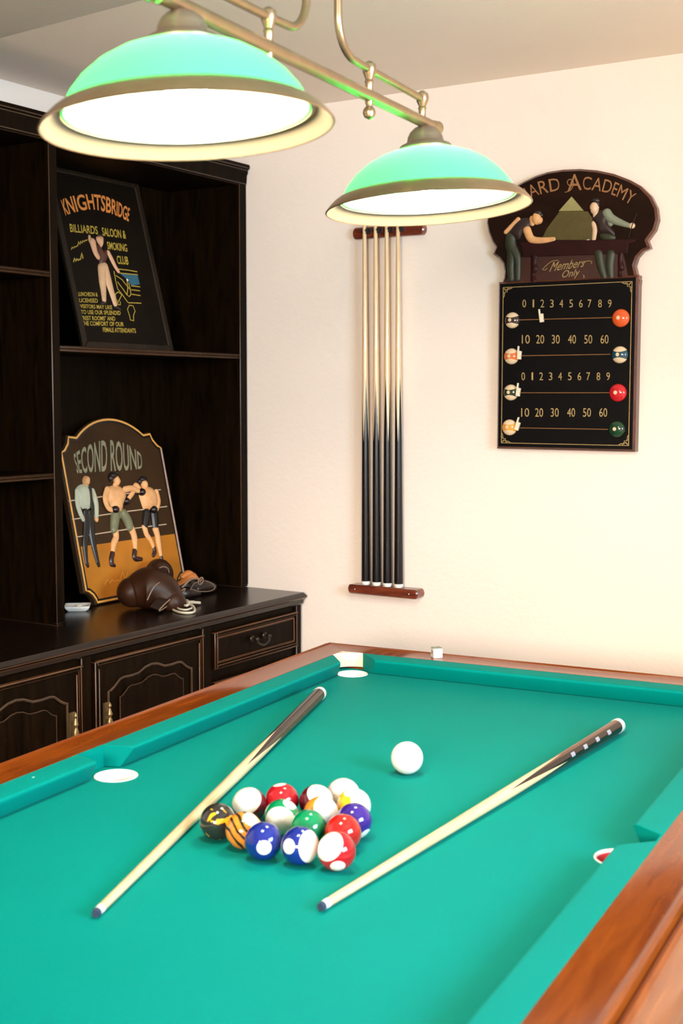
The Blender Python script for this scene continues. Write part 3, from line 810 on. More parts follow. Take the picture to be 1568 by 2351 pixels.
emit('lit_bulb', (1.0, 0.85, 0.68, 1), LAMP)
plain('opal_inside', (.86, .84, .78, 1), rough=.3, vary=.02)
for yy in (-.374, .383):
    sh = MB()
    sh.lathe([(.040, -.047), (.060, -.0510), (.085, -.0600), (.108, -.0730), (.128, -.0900), (.142, -.1070), (.150, -.1215), (.1530, -.1300), (.1495, -.1300), (.1465, -.1225), (.1385, -.1085), (.1250, -.0930), (.1060, -.0765), (.084, -.0635), (.060, -.0545), (.040, -.0505)], 64, 0, closed=True)
    sh.m = [1 if 8 <= i // 64 <= 14 else 0 for i in range(len(sh.f))]
    so = sh.build('lamp_shade', ['green_opal_glass', 'white_opal_glass'], parent=lp)
    so.matrix_local = Matrix.Translation((0, yy, 0)) @ Matrix.Rotation(math.radians(-3.4), 4, 'Y')
    r_ = MB(); r_.lathe([(.1545, -.1245), (.1580, -.1260), (.1660, -.1315), (.1740, -.1390), (.1795, -.1455), (.1815, -.1485), (.1800, -.1500), (.1782, -.1475), (.1725, -.1405), (.1645, -.1335), (.1575, -.1285), (.1535, -.1270)], 64, 0, closed=True)
    r_.build('rim', ['lamp_brass'], parent=so)
    r_ = MB(); r_.lathe([(.1786, -.1490), (.1715, -.1415), (.1640, -.1350), (.1580, -.1315), (.1560, -.1325), (.1535, -.1325), (.1535, -.1305), (.1570, -.1292), (.1648, -.1342), (.1730, -.1410)], 64, 0, closed=True)
    r_.build('rim_lining', ['cream_enamel'], parent=so)
    c = MB(); c.lathe([(.010, -.006), (.018, -.0095), (.026, -.0165), (.0305, -.025), (.032, -.033), (.036, -.0365), (.044, -.0400), (.0480, -.0455), (.0470, -.0500), (.040, -.0515), (.001, -.0515)], 40)
    c.build('shade_cap', ['bronze_cap'], parent=so)
    k = MB(); k.lathe([(.016, -.051), (.016, -.062), (.013, -.064)], 20); k.build('bulb_socket', ['white_plastic'], parent=so)
    MB().lathe([(.012, -.064), (.018, -.072), (.026, -.083), (.029, -.094), (.026, -.106), (.016, -.116), (.001, -.120)], 28).build('bulb', ['lit_bulb'], parent=so)

# ================================================================== SCOREBOARD ON THE BACK WALL
c3 = lambda x, y: (1100 + x / 3.35, 370 + y / 3.35)
c4 = lambda x, y: (1100 + x / 3.35, 640 + y / 3.35)
MS = Matrix(((1, 0, 0, -1.39), (0, 0, -1, YW), (0, 1, 0, CLOTH + .51), (0, 0, 0, 1)))
sc = thing('scoreboard', 'dark carved wooden billiard scoreboard with painted players hanging on the wall', 'scoreboard', MS)
wood('crest_wood', (.008, .003, .0016, 1), (.020, .0075, .004, 1), rough=.3, scale=6, stretch=(1, 3, 10), coat=.0, spec=.1)
wood('crest_edge', (.05, .014, .008, 1), (.12, .035, .018, 1), rough=.25, scale=6, stretch=(1, 3, 10), coat=.4)
plain('board_black', (.0025, .002, .0022, 1), rough=.35, spec=.12)
plain('bronze_paint', (.30, .13, .045, 1), rough=.45, vary=.35, scale=90)
plain('gold_paint', (.40, .27, .10, 1), rough=.4, vary=.45, scale=140)
plain('olive_paint', (.085, .062, .012, 1), rough=.5, vary=.35, scale=60)
plain('lamp_paint', (.30, .26, .10, 1), rough=.5, vary=.2)
plain('skin_paint', (.78, .40, .17, 1), rough=.45, vary=.25, scale=60, spec=.3)
plain('skin_pale', (.70, .47, .30, 1), rough=.45, vary=.15, scale=60)
plain('vest_paint', (.022, .009, .009, 1), rough=.4)
plain('hair_paint', (.014, .008, .006, 1), rough=.4)
plain('green_trouser_paint', (.028, .032, .014, 1), rough=.45, vary=.4, scale=60)
plain('sage_paint', (.20, .22, .15, 1), rough=.45, vary=.2, scale=60)
plain('table_paint', (.024, .0035, .0035, 1), spec=.2, rough=.4, vary=.4)
plain('maroon_ground', (.045, .010, .006, 1), rough=.4, vary=.3)
FB = Board(MS, .026)
crest_px = [c3(*q) for q in [(172, 935), (185, 895), (190, 850), (180, 790), (150, 748), (100, 715), (122, 662), (95, 618), (66, 545), (52, 470), (62, 405), (100, 335), (165, 268), (250, 205), (340, 153), (430, 112), (520, 82), (640, 63), (770, 58), (900, 68), (1030, 95), (1150, 140), (1240, 190), (1318, 268), (1362, 360), (1372, 450), (1348, 530), (1290, 608), (1312, 668), (1255, 692), (1212, 740), (1192, 800), (1205, 860), (1232, 912), (1228, 950), (176, 965)]]
cp = FB.many(crest_px)
MB().prism(cp, 0.001, .026, cham=.006, mi=0, mi_side=1).build('crest_panel', ['crest_wood', 'crest_edge'], parent=sc, angle=30)
FP = Board(MS, .032)
rect = FP.many([c4(150, 10), c4(1225, -14), c4(1192, 1333), c4(126, 1303)])
x0 = (rect[0][0] + rect[3][0]) / 2; x1 = (rect[1][0] + rect[2][0]) / 2 ; y1 = (rect[0][1] + rect[1][1]) / 2; y0 = (rect[2][1] + rect[3][1]) / 2
PANEL = [(x0, y0), (x1, y0), (x1, y1), (x0, y1)]
MB().prism(PANEL, .001, .032, cham=.006, mi=0, mi_side=1).build('score_panel', ['board_black', 'crest_edge'], parent=sc, angle=30)
# gold border with corner ornaments
bd = MB(); g0 = inset(PANEL, .0165)
n_ = .016
(xa, ya), (xb, yb) = g0[0], g0[2]
loop = [(xa, ya), (xb, ya), (xb, yb), (xa, yb)]
bd.ribbon(loop, .0026, .0322, closed=True)
for (cx, cy, sx, sy) in ((xa, ya, 1, 1), (xb, ya, -1, 1), (xb, yb, -1, -1), (xa, yb, 1, -1)):
    cur = [(cx + sx * a, cy + sy * b) for a, b in [(.0, .030), (.004, .022), (.003, .014), (.009, .012), (.013, .004), (.020, .005), (.030, .0)]]
    bd.ribbon([tuple(v) for v in spline(cur, 3)], .0020, .0322)
    bd.ribbon([(cx + sx * .002, cy + sy * .018), (cx + sx * .010, cy + sy * .010), (cx + sx * .018, cy + sy * .002)], .0028, .0322)
    bd.ribbon([(cx + sx * .003, cy + sy * .003), (cx + sx * .013, cy + sy * .013)], .0026, .0322)
bd.build('gold_border', ['gold_paint'], parent=sc)
# lettering
lt = MB()
FB.text(lt, 'BILLIARD', [c3(*q) for q in [(225, 385), (300, 330), (400, 278), (500, 248), (622, 222)]], [c3(*q) for q in [(165, 320), (250, 262), (358, 200), (480, 150), (612, 128)]])
FB.text(lt, 'CADEMY', [c3(*q) for q in [(800, 218), (900, 226), (1000, 250), (1080, 285), (1160, 335)]], [c3(*q) for q in [(800, 118), (920, 128), (1030, 152), (1120, 192), (1212, 250)]])
FB.text(lt, 'A', [c3(680, 232), c3(790, 222)], [c3(690, 100), c3(780, 100)], dz=.0010)
sw = [FB(*c3(*q)) for q in [(660, 240), (700, 225), (725, 185), (720, 150), (695, 140), (678, 160), (690, 185), (715, 180)]]
lt.ribbon([tuple(v) for v in spline(sw, 4)], .0022, .0262)
lt.build('crest_lettering', ['bronze_paint'], parent=sc, fix=False)
sp_ = MB()
FB.text(sp_, 'Members', [c3(540, 850), c3(800, 812)], [c3(560, 775), c3(815, 745)], slant=4)
FB.text(sp_, 'Only', [c3(630, 898), c3(765, 880)], [c3(640, 838), c3(770, 820)], slant=4)
for q in ([(490, 830), (520, 800), (560, 770), (610, 762)], [(800, 790), (830, 768), (865, 772), (862, 790)], [(700, 915), (740, 905), (790, 908), (808, 890), (800, 875)], [(485, 830), (505, 838), (525, 822)]):
    sp_.ribbon([tuple(v) for v in spline([FB(*c3(*a)) for a in q], 4)], .0014, .0262)
sp_.build('script_lettering', ['gold_paint'], parent=sc, fix=False)
rows = [(190, [348, 418, 487, 560, 633, 708, 783, 850, 930, 1005], '0123456789', 30, 30), (465, [360, 470, 590, 715, 840, 965], ['10', '20', '30', '40', '50', '60'], 33, 36),
        (750, [340, 410, 478, 550, 623, 698, 772, 840, 918, 993], '0123456789', 30, 30), (1028, [355, 462, 582, 708, 830, 955], ['10', '20', '30', '40', '50', '60'], 33, 36)]
for yy, xs, ss, hh, ww in rows:
    dg = MB()
    for x, s_ in zip(xs, ss):
        w2 = 6 if s_ == '1' else (14 if len(s_) == 1 else ww * .85)
        FP.text(dg, s_, [c4(x - w2, yy + hh), c4(x + w2, yy + hh)], [c4(x - w2, yy - hh), c4(x + w2, yy - hh)])
    dg.build('numeral_row', ['gold_paint'], parent=sc, fix=False)
# scoring wires, pointers, ball ornaments
plain('wire_brass', (.42, .22, .09, 1), rough=.3, metal=.7)
for (xa_, ya_), (xb_, yb_) in (((312, 318), (1028, 300)), ((300, 594), (1018, 582)), ((300, 877), (1010, 877)), ((290, 1146), (1000, 1158))):
    a = FP(*c4(xa_, ya_)); b = FP(*c4(xb_, yb_))
    MB().tube([(a[0], a[1], .041), (b[0], b[1], .041)], .0014, 8).build('scoring_wire', ['wire_brass'], parent=sc)
for (x, y, lean) in ((490, 300, -.15), (320, 585, .05), (312, 868, .12), (306, 1130, .3)):
    a = FP(*c4(x, y)); h = MB()
    h.prism([(-.0055, -.013), (.0055, -.013), (.0058, .004), (.0062, .010), (-.0020, .011), (-.0022, .024), (-.0052, .024), (-.0058, .008)], -.004, .004, cham=.0012)
    o = h.build('pointer', ['ivory'], parent=sc); o.matrix_local = Matrix.Translation((a[0], a[1], .0425)) @ Matrix.Rotation(-lean, 4, 'Z')
CREAM = (.74, .56, .36, 1)
orn = [((258, 320), .0228, (.035, .02, .02, 1), True), ((1092, 303), .0245, (.70, .10, .02, 1), False), ((252, 597), .0228, (.68, .16, .04, 1), True), ((1085, 585), .0232, (.012, .06, .09, 1), True),
       ((247, 875), .0228, (.02, .035, .018, 1), True), ((1070, 877), .0245, (.55, .012, .02, 1), False), ((237, 1143), .0228, (.70, .32, .05, 1), True), ((1062, 1157), .0228, (.008, .045, .018, 1), False)]
for i, ((x, y), r, colr, st) in enumerate(orn):
    a = FP(*c4(x, y)); spot = Vector((-.22, .05, .97)).normalized()
    ball_mat('ornament_%d' % i, colr, stripe=(0, 1, 0) if st else None, spot=tuple(spot), half=.52, white=CREAM, spotr=.38)
    o = MB().ball((0, 0, 0), r, 32, 16, sc=(1, 1, .55)).build('ball_ornament', ['ornament_%d' % i], parent=sc); o.location = (a[0], a[1], .034)
# painted relief scene of the crest
pt = MB()
pt.flat(FB.many([c3(*q) for q in [(620, 386), (835, 386), (872, 440), (870, 606), (480, 606), (520, 520)]]), .0263, 0)
pt.build('light_cone', ['olive_paint'], parent=sc)
MB().prism(FB.many([c3(*q) for q in [(612, 385), (712, 272), (806, 383)]])[::-1], .026, .0285, cham=.001).build('painted_lamp', ['lamp_paint'], parent=sc)
tbm = MB()
tbm.flat(FB.many([c3(*q) for q in [(330, 735), (1110, 712), (1150, 905), (200, 925)]]), .02625, 1)
tbm.prism(FB.many([c3(*q) for q in [(310, 625), (600, 612), (1215, 600), (1200, 625), (1150, 640), (1140, 712), (340, 738), (330, 660)]]), .026, .029, cham=.001)
FB.limb(tbm, [c3(425, 735), c3(420, 790), c3(425, 830), c3(412, 870), c3(420, 920)], [9, 7, 9, 5, 8])
FB.limb(tbm, [c3(1090, 715), c3(1085, 770), c3(1092, 820), c3(1080, 850), c3(1088, 900)], [7, 6, 8, 4, 7])
tbm.build('painted_table', ['table_paint', 'maroon_ground'], parent=sc)
wb = MB(); FB.blob(wb, c3(612, 622), 4.5, 2, 0); FB.blob(wb, c3(838, 608), 4.5, 2, 0); FB.blob(wb, c3(740, 618), 1.5, 1, 0)
wb.build('painted_ball', ['white_plastic'], parent=sc)
def fig(name, build, mats, parts, parent):
    m_ = MB(); build(m_); o = m_.build(name, mats, parent=parent)
    for pn, pb, pm in parts:
        k = MB(); pb(k); k.build(pn, pm, parent=o)
    return o
D = lambda B, mb, pts, h, mi=0: mb.dome(B.many(pts), B.z, h, mi)
def p1(mb):
    FB.blob(mb, c3(445, 440), 12, 15, 0, .8); FB.blob(mb, c3(462, 455), 9, 9, 0, .9); FB.limb(mb, [c3(405, 440), c3(410, 480)], [6, 6])
    FB.limb(mb, [c3(370, 530), c3(395, 590), c3(430, 608), c3(500, 610), c3(575, 600)], [10, 9.5, 8, 7, 5], lift=.002); FB.blob(mb, c3(562, 602), 6, 5, 0)
    FB.limb(mb, [c3(300, 450), c3(250, 500), c3(205, 545)], [6, 5.5, 5])
def p1v(mb): D(FB, mb, [c3(*q) for q in [(320, 440), (380, 430), (415, 490), (360, 520), (330, 560), (310, 610), (270, 600), (215, 575), (245, 520), (280, 475)]], .008)
def p1h(mb): FB.blob(mb, c3(455, 402), 10, 8, 0, .9); FB.blob(mb, c3(478, 415), 5, 6, 0, .9); FB.blob(mb, c3(425, 425), 4, 8, 0, 1)
def p1t(mb):
    FB.limb(mb, [c3(240, 590), c3(245, 660), c3(285, 730), c3(295, 800), c3(295, 905)], [13, 14, 11, 8, 7]); FB.limb(mb, [c3(235, 600), c3(250, 700), c3(240, 800), c3(245, 905)], [11, 12, 9, 8])
fig('player_figure', p1, ['skin_paint'], [('vest', p1v, ['vest_paint']), ('hair', p1h, ['hair_paint']), ('trousers', p1t, ['green_trouser_paint'])], sc)
def p2(mb):
    FB.blob(mb, c3(888, 360), 11, 15, 0, .8); FB.blob(mb, c3(868, 352), 5, 8, 0, .9); FB.limb(mb, [c3(895, 390), c3(895, 425)], [7, 6])
    FB.limb(mb, [c3(885, 480), c3(890, 530), c3(882, 600)], [7, 6, 5])
def p2s(mb): FB.limb(mb, [c3(985, 400), c3(1015, 440), c3(1080, 470), c3(1150, 495)], [11, 10.5, 8, 5.5], lift=.002); FB.limb(mb, [c3(1000, 420), c3(1010, 480)], [8, 7])
def p2v(mb): D(FB, mb, [c3(*q) for q in [(880, 410), (930, 375), (985, 375), (985, 470), (1035, 530), (1050, 580), (960, 560), (915, 560), (900, 490), (865, 450)]], .008)
def p2h(mb): FB.blob(mb, c3(897, 305), 11, 7, 0, .9); FB.blob(mb, c3(912, 330), 5, 9, 0, .9); FB.blob(mb, c3(872, 375), 6, 2.6, 0, 1.6, lift=.003)
def p2t(mb): FB.limb(mb, [c3(920, 715), c3(935, 800), c3(962, 890)], [11, 10, 7]); FB.limb(mb, [c3(1015, 715), c3(1005, 800), c3(1015, 895)], [11, 10, 7]); D(FB, mb, [c3(*q) for q in [(930, 545), (1045, 560), (1052, 612), (930, 612)]], .006)
def p2c(mb): mb.tube([(*FB(*c3(1220, 400)), .031), (*FB(*c3(1180, 500)), .031), (*FB(*c3(1155, 590)), .031)], .0012, 6)
fig('player_figure', p2, ['skin_pale'], [('hand', lambda mb: FB.blob(mb, c3(1175, 497), 8, 7, 0), ['skin_pale']), ('sleeve', p2s, ['sage_paint']), ('vest', p2v, ['vest_paint']), ('hair', p2h, ['hair_paint']), ('trousers', p2t, ['green_trouser_paint']), ('painted_cue', p2c, ['hair_paint'])], sc)

# ================================================================== LEANING SIGNS IN THE HUTCH
def lean_board(name, label, cat, xb, zb, xt, zt, yc):
    up = Vector((xt - xb, 0, zt - zb)).normalized(); xx = Vector((0, 1, 0)); nn = xx.cross(up)
    M = Matrix((xx, up, nn)).transposed().to_4x4(); M.translation = Vector((xb, yc, zb))
    return thing(name, label, cat, M), M
plain('sign_dark', (.008, .005, .003, 1), rough=.5, vary=.5, scale=20, spec=.08)
wood('sign_frame', (.010, .006, .003, 1), (.026, .015, .008, 1), rough=.45, scale=6, stretch=(8, 1, 8), spec=.2)
plain('orange_paint', (.85, .27, .06, 1), rough=.45, vary=.3, scale=90)
plain('yellow_paint', (.52, .36, .045, 1), rough=.45, vary=.5, scale=160)
plain('teal_paint', (.02, .11, .17, 1), rough=.4, vary=.3)
plain('peach_paint', (.68, .36, .20, 1), rough=.45, vary=.15, scale=60)
plain('cream_paint', (.66, .40, .22, 1), rough=.45, vary=.2, scale=60)
plain('brown_vest', (.09, .028, .015, 1), rough=.45, vary=.3)
# --- tall framed sign on the middle shelf
ZSH = CLOTH + .7985
s1, M1 = lean_board('wooden_sign', 'dark framed rectangular sign with orange arched lettering leaning on the upper shelf', 'sign', -2.622, ZSH + .002, -2.764, ZSH + .548, 3.001)
W1, H1 = .410, .558
fr = MB(); hw = W1 / 2
for pts in ([(-hw, 0), (hw, 0), (hw - .022, .022), (-hw + .022, .022)], [(hw, 0), (hw, H1), (hw - .022, H1 - .022), (hw - .022, .022)], [(hw, H1), (-hw, H1), (-hw + .022, H1 - .022), (hw - .022, H1 - .022)], [(-hw, H1), (-hw, 0), (-hw + .022, .022), (-hw + .022, H1 - .022)]):
    fr.prism(pts, -.006, .0065, cham=.003)
fr.build('frame', ['sign_frame'], parent=s1, angle=25)
MB().box(-hw + .021, hw - .021, .021, H1 - .021, -.004, .003).build('board', ['sign_dark'], parent=s1)
c5 = lambda x, y: (100 + x / 4.9, 400 + y / 4.9)
B1 = Board(M1, .003)
L_ = MB(); B1.text(L_, 'KNIGHTSBRIDGE', [c5(*q) for q in [(245, 460), (350, 425), (520, 393), (650, 410), (790, 452), (880, 492), (955, 530)]], [c5(*q) for q in [(190, 290), (300, 248), (480, 222), (650, 235), (790, 285), (890, 338), (970, 385)]], bold=.018)
L_.build('arched_lettering', ['orange_paint'], parent=s1, fix=False)
L_ = MB()
for body, a, b, h in (('BILLIARDS', (300, 648), (612, 676), 90), ('SALOON &', (662, 690), (928, 726), 92), ('SMOKING', (718, 842), (942, 872), 84), ('CLUB', (828, 1006), (955, 1018), 90),
                      ('LUNCHEON &', (392, 1370), (608, 1376), 46), ('LICENSED', (402, 1440), (610, 1446), 46), ('VISITORS MAY LIKE', (412, 1506), (772, 1520), 44), ('TO USE OUR SPLENDID', (422, 1572), (866, 1584), 46),
                      ('"REST ROOMS" AND', (430, 1640), (806, 1648), 48), ('THE COMFORT OF OUR', (432, 1700), (902, 1712), 48), ('FEMALE ATTENDANTS', (668, 1774), (1038, 1786), 50)):
    L_ = MB(); B1.text(L_, body, [c5(*a), c5(*b)], [c5(a[0] - h * .12, a[1] - h), c5(b[0] - h * .12, b[1] - h)], bold=.012); L_.build('lettering_line', ['yellow_paint'], parent=s1, fix=False)
def scrawl(mb, B, cf, a, b, h, n, w_, z):
    P = []
    for i in range(n + 1):
        t = i / n; x = a[0] + (b[0] - a[0]) * t; y = a[1] + (b[1] - a[1]) * t
        P.append(B(*cf(x, y - h * (0.15 + .85 * ((i * 7) % 5) / 4) * (i % 2))))
    mb.ribbon([tuple(v) for v in spline(P, 2)], w_, z)
L_ = MB(); scrawl(L_, B1, c5, (310, 850), (490, 742), 42, 15, .0026, .0033); L_.build('scrawl', ['yellow_paint'], parent=s1); L_ = MB(); scrawl(L_, B1, c5, (335, 990), (442, 950), 70, 8, .0032, .0033); L_.build('scrawl', ['yellow_paint'], parent=s1)
tm = MB(); tm.flat(B1.many([c5(*q) for q in [(860, 1118), (1058, 1138), (1082, 1240), (985, 1252), (945, 1190)]]), .0034); tm.build('painted_cloth', ['teal_paint'], parent=s1)
ln = MB()
for q in ([(830, 1066), (950, 1080), (1052, 1098)], [(850, 1112), (1058, 1132)], [(790, 1090), (810, 1200), (832, 1290), (880, 1350), (945, 1440), (968, 1452)], [(812, 1140), (880, 1185), (935, 1255), (965, 1290)], [(830, 1210), (890, 1290), (940, 1362)],
          [(985, 1256), (1085, 1268)], [(985, 1300), (1082, 1312)], [(985, 1350), (1088, 1366)], [(960, 1446), (1098, 1452)], [(938, 1190), (945, 1290), (938, 1355), (960, 1378), (982, 1355), (972, 1290), (955, 1220)],
          [(838, 1325), (805, 1350), (812, 1400), (835, 1440), (858, 1400), (878, 1355), (838, 1325)], [(960, 1480), (942, 1520), (965, 1590), (975, 1640), (1012, 1650), (1010, 1590), (1028, 1540), (1005, 1480), (960, 1475)], [(830, 1440), (840, 1470), (862, 1470), (860, 1430)]):
    ln.ribbon([B1(*c5(*a)) for a in q], .0026, .0033)
ln.build('painted_table_outline', ['yellow_paint'], parent=s1)
MBw = MB(); B1.blob(MBw, c5(942, 1190), 2.8, 3.2); MBw.build('painted_ball', ['white_plastic'], parent=s1)
def q1(mb):
    D(B1, mb, [c5(*q) for q in [(585, 705), (625, 690), (662, 700), (668, 765), (655, 835), (628, 800), (600, 760)]], .010)
    B1.limb(mb, [c5(545, 765), c5(560, 830), c5(580, 890), c5(605, 935)], [10, 8.5, 7.5, 6.5], lift=.002); B1.blob(mb, c5(545, 760), 11, 9, 0); B1.limb(mb, [c5(515, 700), c5(520, 745)], [4, 5])
    B1.limb(mb, [c5(720, 880), c5(765, 970), c5(800, 1040), c5(835, 1095)], [5.5, 6, 5, 4.5], lift=.002)
def q1v(mb): D(B1, mb, [c5(*q) for q in [(592, 770), (640, 850), (660, 870), (700, 840), (712, 900), (708, 970), (680, 1010), (635, 1035), (620, 960), (605, 880)]], .011)
def q1t(mb): B1.limb(mb, [c5(655, 1060), c5(660, 1200), c5(672, 1320), c5(680, 1420)], [13, 11, 8.5, 6.5]); B1.limb(mb, [c5(685, 1040), c5(720, 1180), c5(765, 1330), c5(805, 1465)], [11, 11, 8.5, 6.5]); B1.blob(mb, c5(668, 1050), 12, 12, 0, .6)
def q1s(mb): B1.limb(mb, [c5(690, 1438), c5(655, 1452)], [5, 3.5]); B1.limb(mb, [c5(815, 1490), c5(862, 1520)], [5, 3.5])
def q1h(mb): B1.blob(mb, c5(628, 688), 9, 3.5, 0, 1.2)
fig('player_figure', q1, ['peach_paint'], [('vest', q1v, ['brown_vest']), ('trousers', q1t, ['cream_paint']), ('shoes', q1s, ['hair_paint']), ('hair', q1h, ['hair_paint'])], s1)

# --- shaped boxing sign on the worktop
s2, M2 = lean_board('wooden_sign', 'shield-topped wooden sign with two relief boxers and a referee leaning on the sideboard', 'sign', -2.634, ZC + .001, -2.757, ZC + .556, 3.035)
def arcpts(n=14):
    R_ = (.155 ** 2 + .054 ** 2) / (2 * .054); cy = .567 - R_; a0 = math.asin(.155 / R_)
    return [(R_ * math.sin(-a0 + 2 * a0 * k / n), cy + R_ * math.cos(-a0 + 2 * a0 * k / n)) for k in range(n + 1)]
left = [(-.195, 0), (-.198, .014), (-.206, .027), (-.218, .037), (-.235, .042), (-.235, .467), (-.216, .476), (-.200, .493), (-.191, .517)]
OUT = left + arcpts() + [(-a, b) for a, b in left[::-1]]
OUT = OUT[::-1]
plain('sign_brown', (.045, .022, .009, 1), rough=.5, vary=.4, scale=9, spec=.12)
plain('sign_shadow_paint', (.008, .005, .004, 1), rough=.35)
plain('ochre_paint', (.46, .165, .018, 1), rough=.5, vary=.4, scale=9, spec=.15)
plain('border_gold', (.86, .40, .085, 1), rough=.4, vary=.2, scale=60)
plain('rope_paint', (.62, .46, .32, 1), rough=.5)
plain('grey_green_paint', (.27, .25, .15, 1), rough=.45, vary=.15)
plain('shirt_paint', (.50, .50, .36, 1), rough=.45, vary=.12, scale=60)
plain('black_paint', (.010, .008, .007, 1), rough=.3)
plain('glove_paint', (.012, .006, .006, 1), rough=.2)
plain('boot_paint', (.030, .010, .010, 1), rough=.25)
plain('shorts_green', (.17, .17, .09, 1), rough=.45, vary=.25, scale=60)
plain('lit_edge_pink', (.46, .30, .24, 1), rough=.4, vary=.35, scale=60)
MB().prism(OUT, -.010, .010, cham=.005, mi=0, mi_side=0).build('board', ['sign_brown'], parent=s2, angle=25)
MB().ribbon(inset(OUT, .0072)[::-1], .0062, .0100, .0008, closed=True).build('gold_border', ['border_gold'], parent=s2)
MB().ribbon(inset(OUT, .0135)[::-1], .0062, .0100, .0005, closed=True).build('shadow_border', ['sign_shadow_paint'], parent=s2)  # shadow inside the gold border, painted as a black ribbon
MB().prism([(.2243, .050), (.2314, .050), (.2314, .460), (.2243, .460)], .0098, .0118, cham=.0008).build('lit_edge_strip', ['lit_edge_pink'], parent=s2)  # lamplight on the right bevel, painted as a pink strip
c6 = lambda x, y: (100 + x / 3.733, 940 + y / 3.733)
B2 = Board(M2, .010)
fl = MB(); inn = inset(OUT, .0165)
a = B2(*c6(290, 1180)); b = B2(*c6(1058, 1075))
yl = lambda x: a[1] + (b[1] - a[1]) * (x - a[0]) / (b[0] - a[0])
low = [p for p in inn if p[1] < .1]
xs = max(abs(p[0]) for p in low)
low.sort(key=lambda p: math.atan2(p[1] - .5, p[0]))
fl.flat(low + [(xs, yl(xs)), (-xs, yl(-xs))], .0103); fl.build('painted_ring_floor', ['ochre_paint'], parent=s2)
for q in ([(215, 785), (620, 732), (1000, 688)], [(245, 943), (690, 878), (1055, 832)], [(275, 1095), (700, 1030), (1050, 984)]):
    P = [B2(*c6(*p)) for p in q]; MB().tube([(p[0], p[1], .0105) for p in P], .0019, 8).build('ring_rope', ['rope_paint'], parent=s2)
L_ = MB(); B2.text(L_, 'SECOND ROUND', [c6(*q) for q in [(285, 545), (400, 536), (545, 525), (700, 520), (845, 505)]], [c6(*q) for q in [(252, 385), (360, 312), (480, 268), (600, 262), (720, 300), (838, 382)]], bold=.012)
L_.build('arched_lettering', ['grey_green_paint'], parent=s2, fix=False)
L_ = MB(); scrawl(L_, B2, c6, (525, 1500), (720, 1450), 70, 9, .0013, .0105); L_.build('faint_signature', ['border_gold'], parent=s2)
# referee
def rf(mb): D(B2, mb, [c6(*q) for q in [(358, 562), (385, 585), (386, 625), (375, 665), (345, 655), (330, 620), (335, 585)]], .014); B2.blob(mb, c6(348, 962), 5, 7, 0); B2.blob(mb, c6(452, 938), 6, 8, 0)
def rfs(mb):
    D(B2, mb, [c6(*q) for q in [(330, 635), (280, 665), (262, 720), (330, 868), (412, 866), (440, 760), (420, 690), (385, 650)]], .013)
    B2.limb(mb, [c6(282, 700), c6(285, 800), c6(305, 880), c6(335, 945)], [7, 7, 6.5, 5.5], lift=.002); B2.limb(mb, [c6(415, 700), c6(445, 800), c6(450, 915)], [7, 7, 6], lift=.002)
def rft(mb): mb.prism(B2.many([c6(*q) for q in [(362, 668), (385, 668), (392, 760), (408, 850), (385, 862), (372, 760)]]), .020, .0245, cham=.001)
def rfp(mb): B2.limb(mb, [c6(358, 880), c6(365, 1010), c6(352, 1150), c6(368, 1320)], [10, 11, 8.5, 5.5]); B2.limb(mb, [c6(398, 880), c6(405, 1010), c6(425, 1150), c6(462, 1310)], [11, 11, 9, 6])
def rfk(mb): B2.limb(mb, [c6(370, 1318), c6(378, 1340)], [6, 5])
def rfo(mb): B2.limb(mb, [c6(464, 1312), c6(472, 1336)], [6, 5])
fig('referee_figure', rf, ['skin_paint'], [('shirt', rfs, ['shirt_paint']), ('tie', rft, ['black_paint']), ('trousers', rfp, ['black_paint']), ('shoe', rfo, ['glove_paint']), ('shoe', rfk, ['glove_paint'])], s2)
# boxer in green shorts
def b1(mb):
    B2.blob(mb, c6(622, 612), 9.5, 12.5, 0, 1.0); B2.blob(mb, c6(648, 615), 3, 4, 0, 1.4); B2.limb(mb, [c6(612, 650), c6(615, 690)], [7, 8])
    D(B2, mb, [c6(*q) for q in [(560, 655), (640, 648), (695, 690), (705, 760), (668, 830), (668, 890), (590, 900), (570, 820), (535, 760), (520, 700)]], .018)
    B2.limb(mb, [c6(535, 690), c6(515, 770), c6(540, 845), c6(575, 865)], [8.5, 7.5, 6.5, 5.5], lift=.006); B2.limb(mb, [c6(680, 690), c6(735, 680), c6(770, 690), c6(805, 705)], [7.5, 7, 6, 5], lift=.008)
    B2.blob(mb, c6(590, 755), 6, 6, 0, .8, lift=.011); B2.blob(mb, c6(650, 745), 6, 6, 0, .8, lift=.011)
    B2.limb(mb, [c6(600, 1010), c6(620, 1090), c6(600, 1150), c6(590, 1230)], [11, 8.5, 8.5, 5.5], h=.75); B2.limb(mb, [c6(735, 1000), c6(765, 1060), c6(778, 1120), c6(785, 1205)], [11, 9, 8.5, 5.5], h=.75)
def b1g(mb): B2.blob(mb, c6(598, 862), 10.5, 9.5, 0, 1.0, lift=.008)
def b1k(mb): B2.blob(mb, c6(824, 712), 9, 9, 0, 1.0, lift=.009)
def b1h(mb): B2.blob(mb, c6(590, 568), 13, 8.5, 0, 1.1); B2.blob(mb, c6(570, 590), 8, 9, 0, 1.1); B2.blob(mb, c6(628, 545), 6, 4, 0, 1.4)
def b1s(mb): B2.limb(mb, [c6(612, 905), c6(605, 970), c6(600, 1030)], [14, 13, 11.5], h=.75); B2.limb(mb, [c6(680, 895), c6(715, 950), c6(735, 1010)], [12.5, 13, 11.5], h=.75); B2.blob(mb, c6(640, 905), 16, 10, 0, .8)
def b1c(mb): B2.limb(mb, [c6(778, 1215), c6(775, 1260), c6(790, 1280), c6(835, 1283)], [7, 7, 7, 5], h=.8)
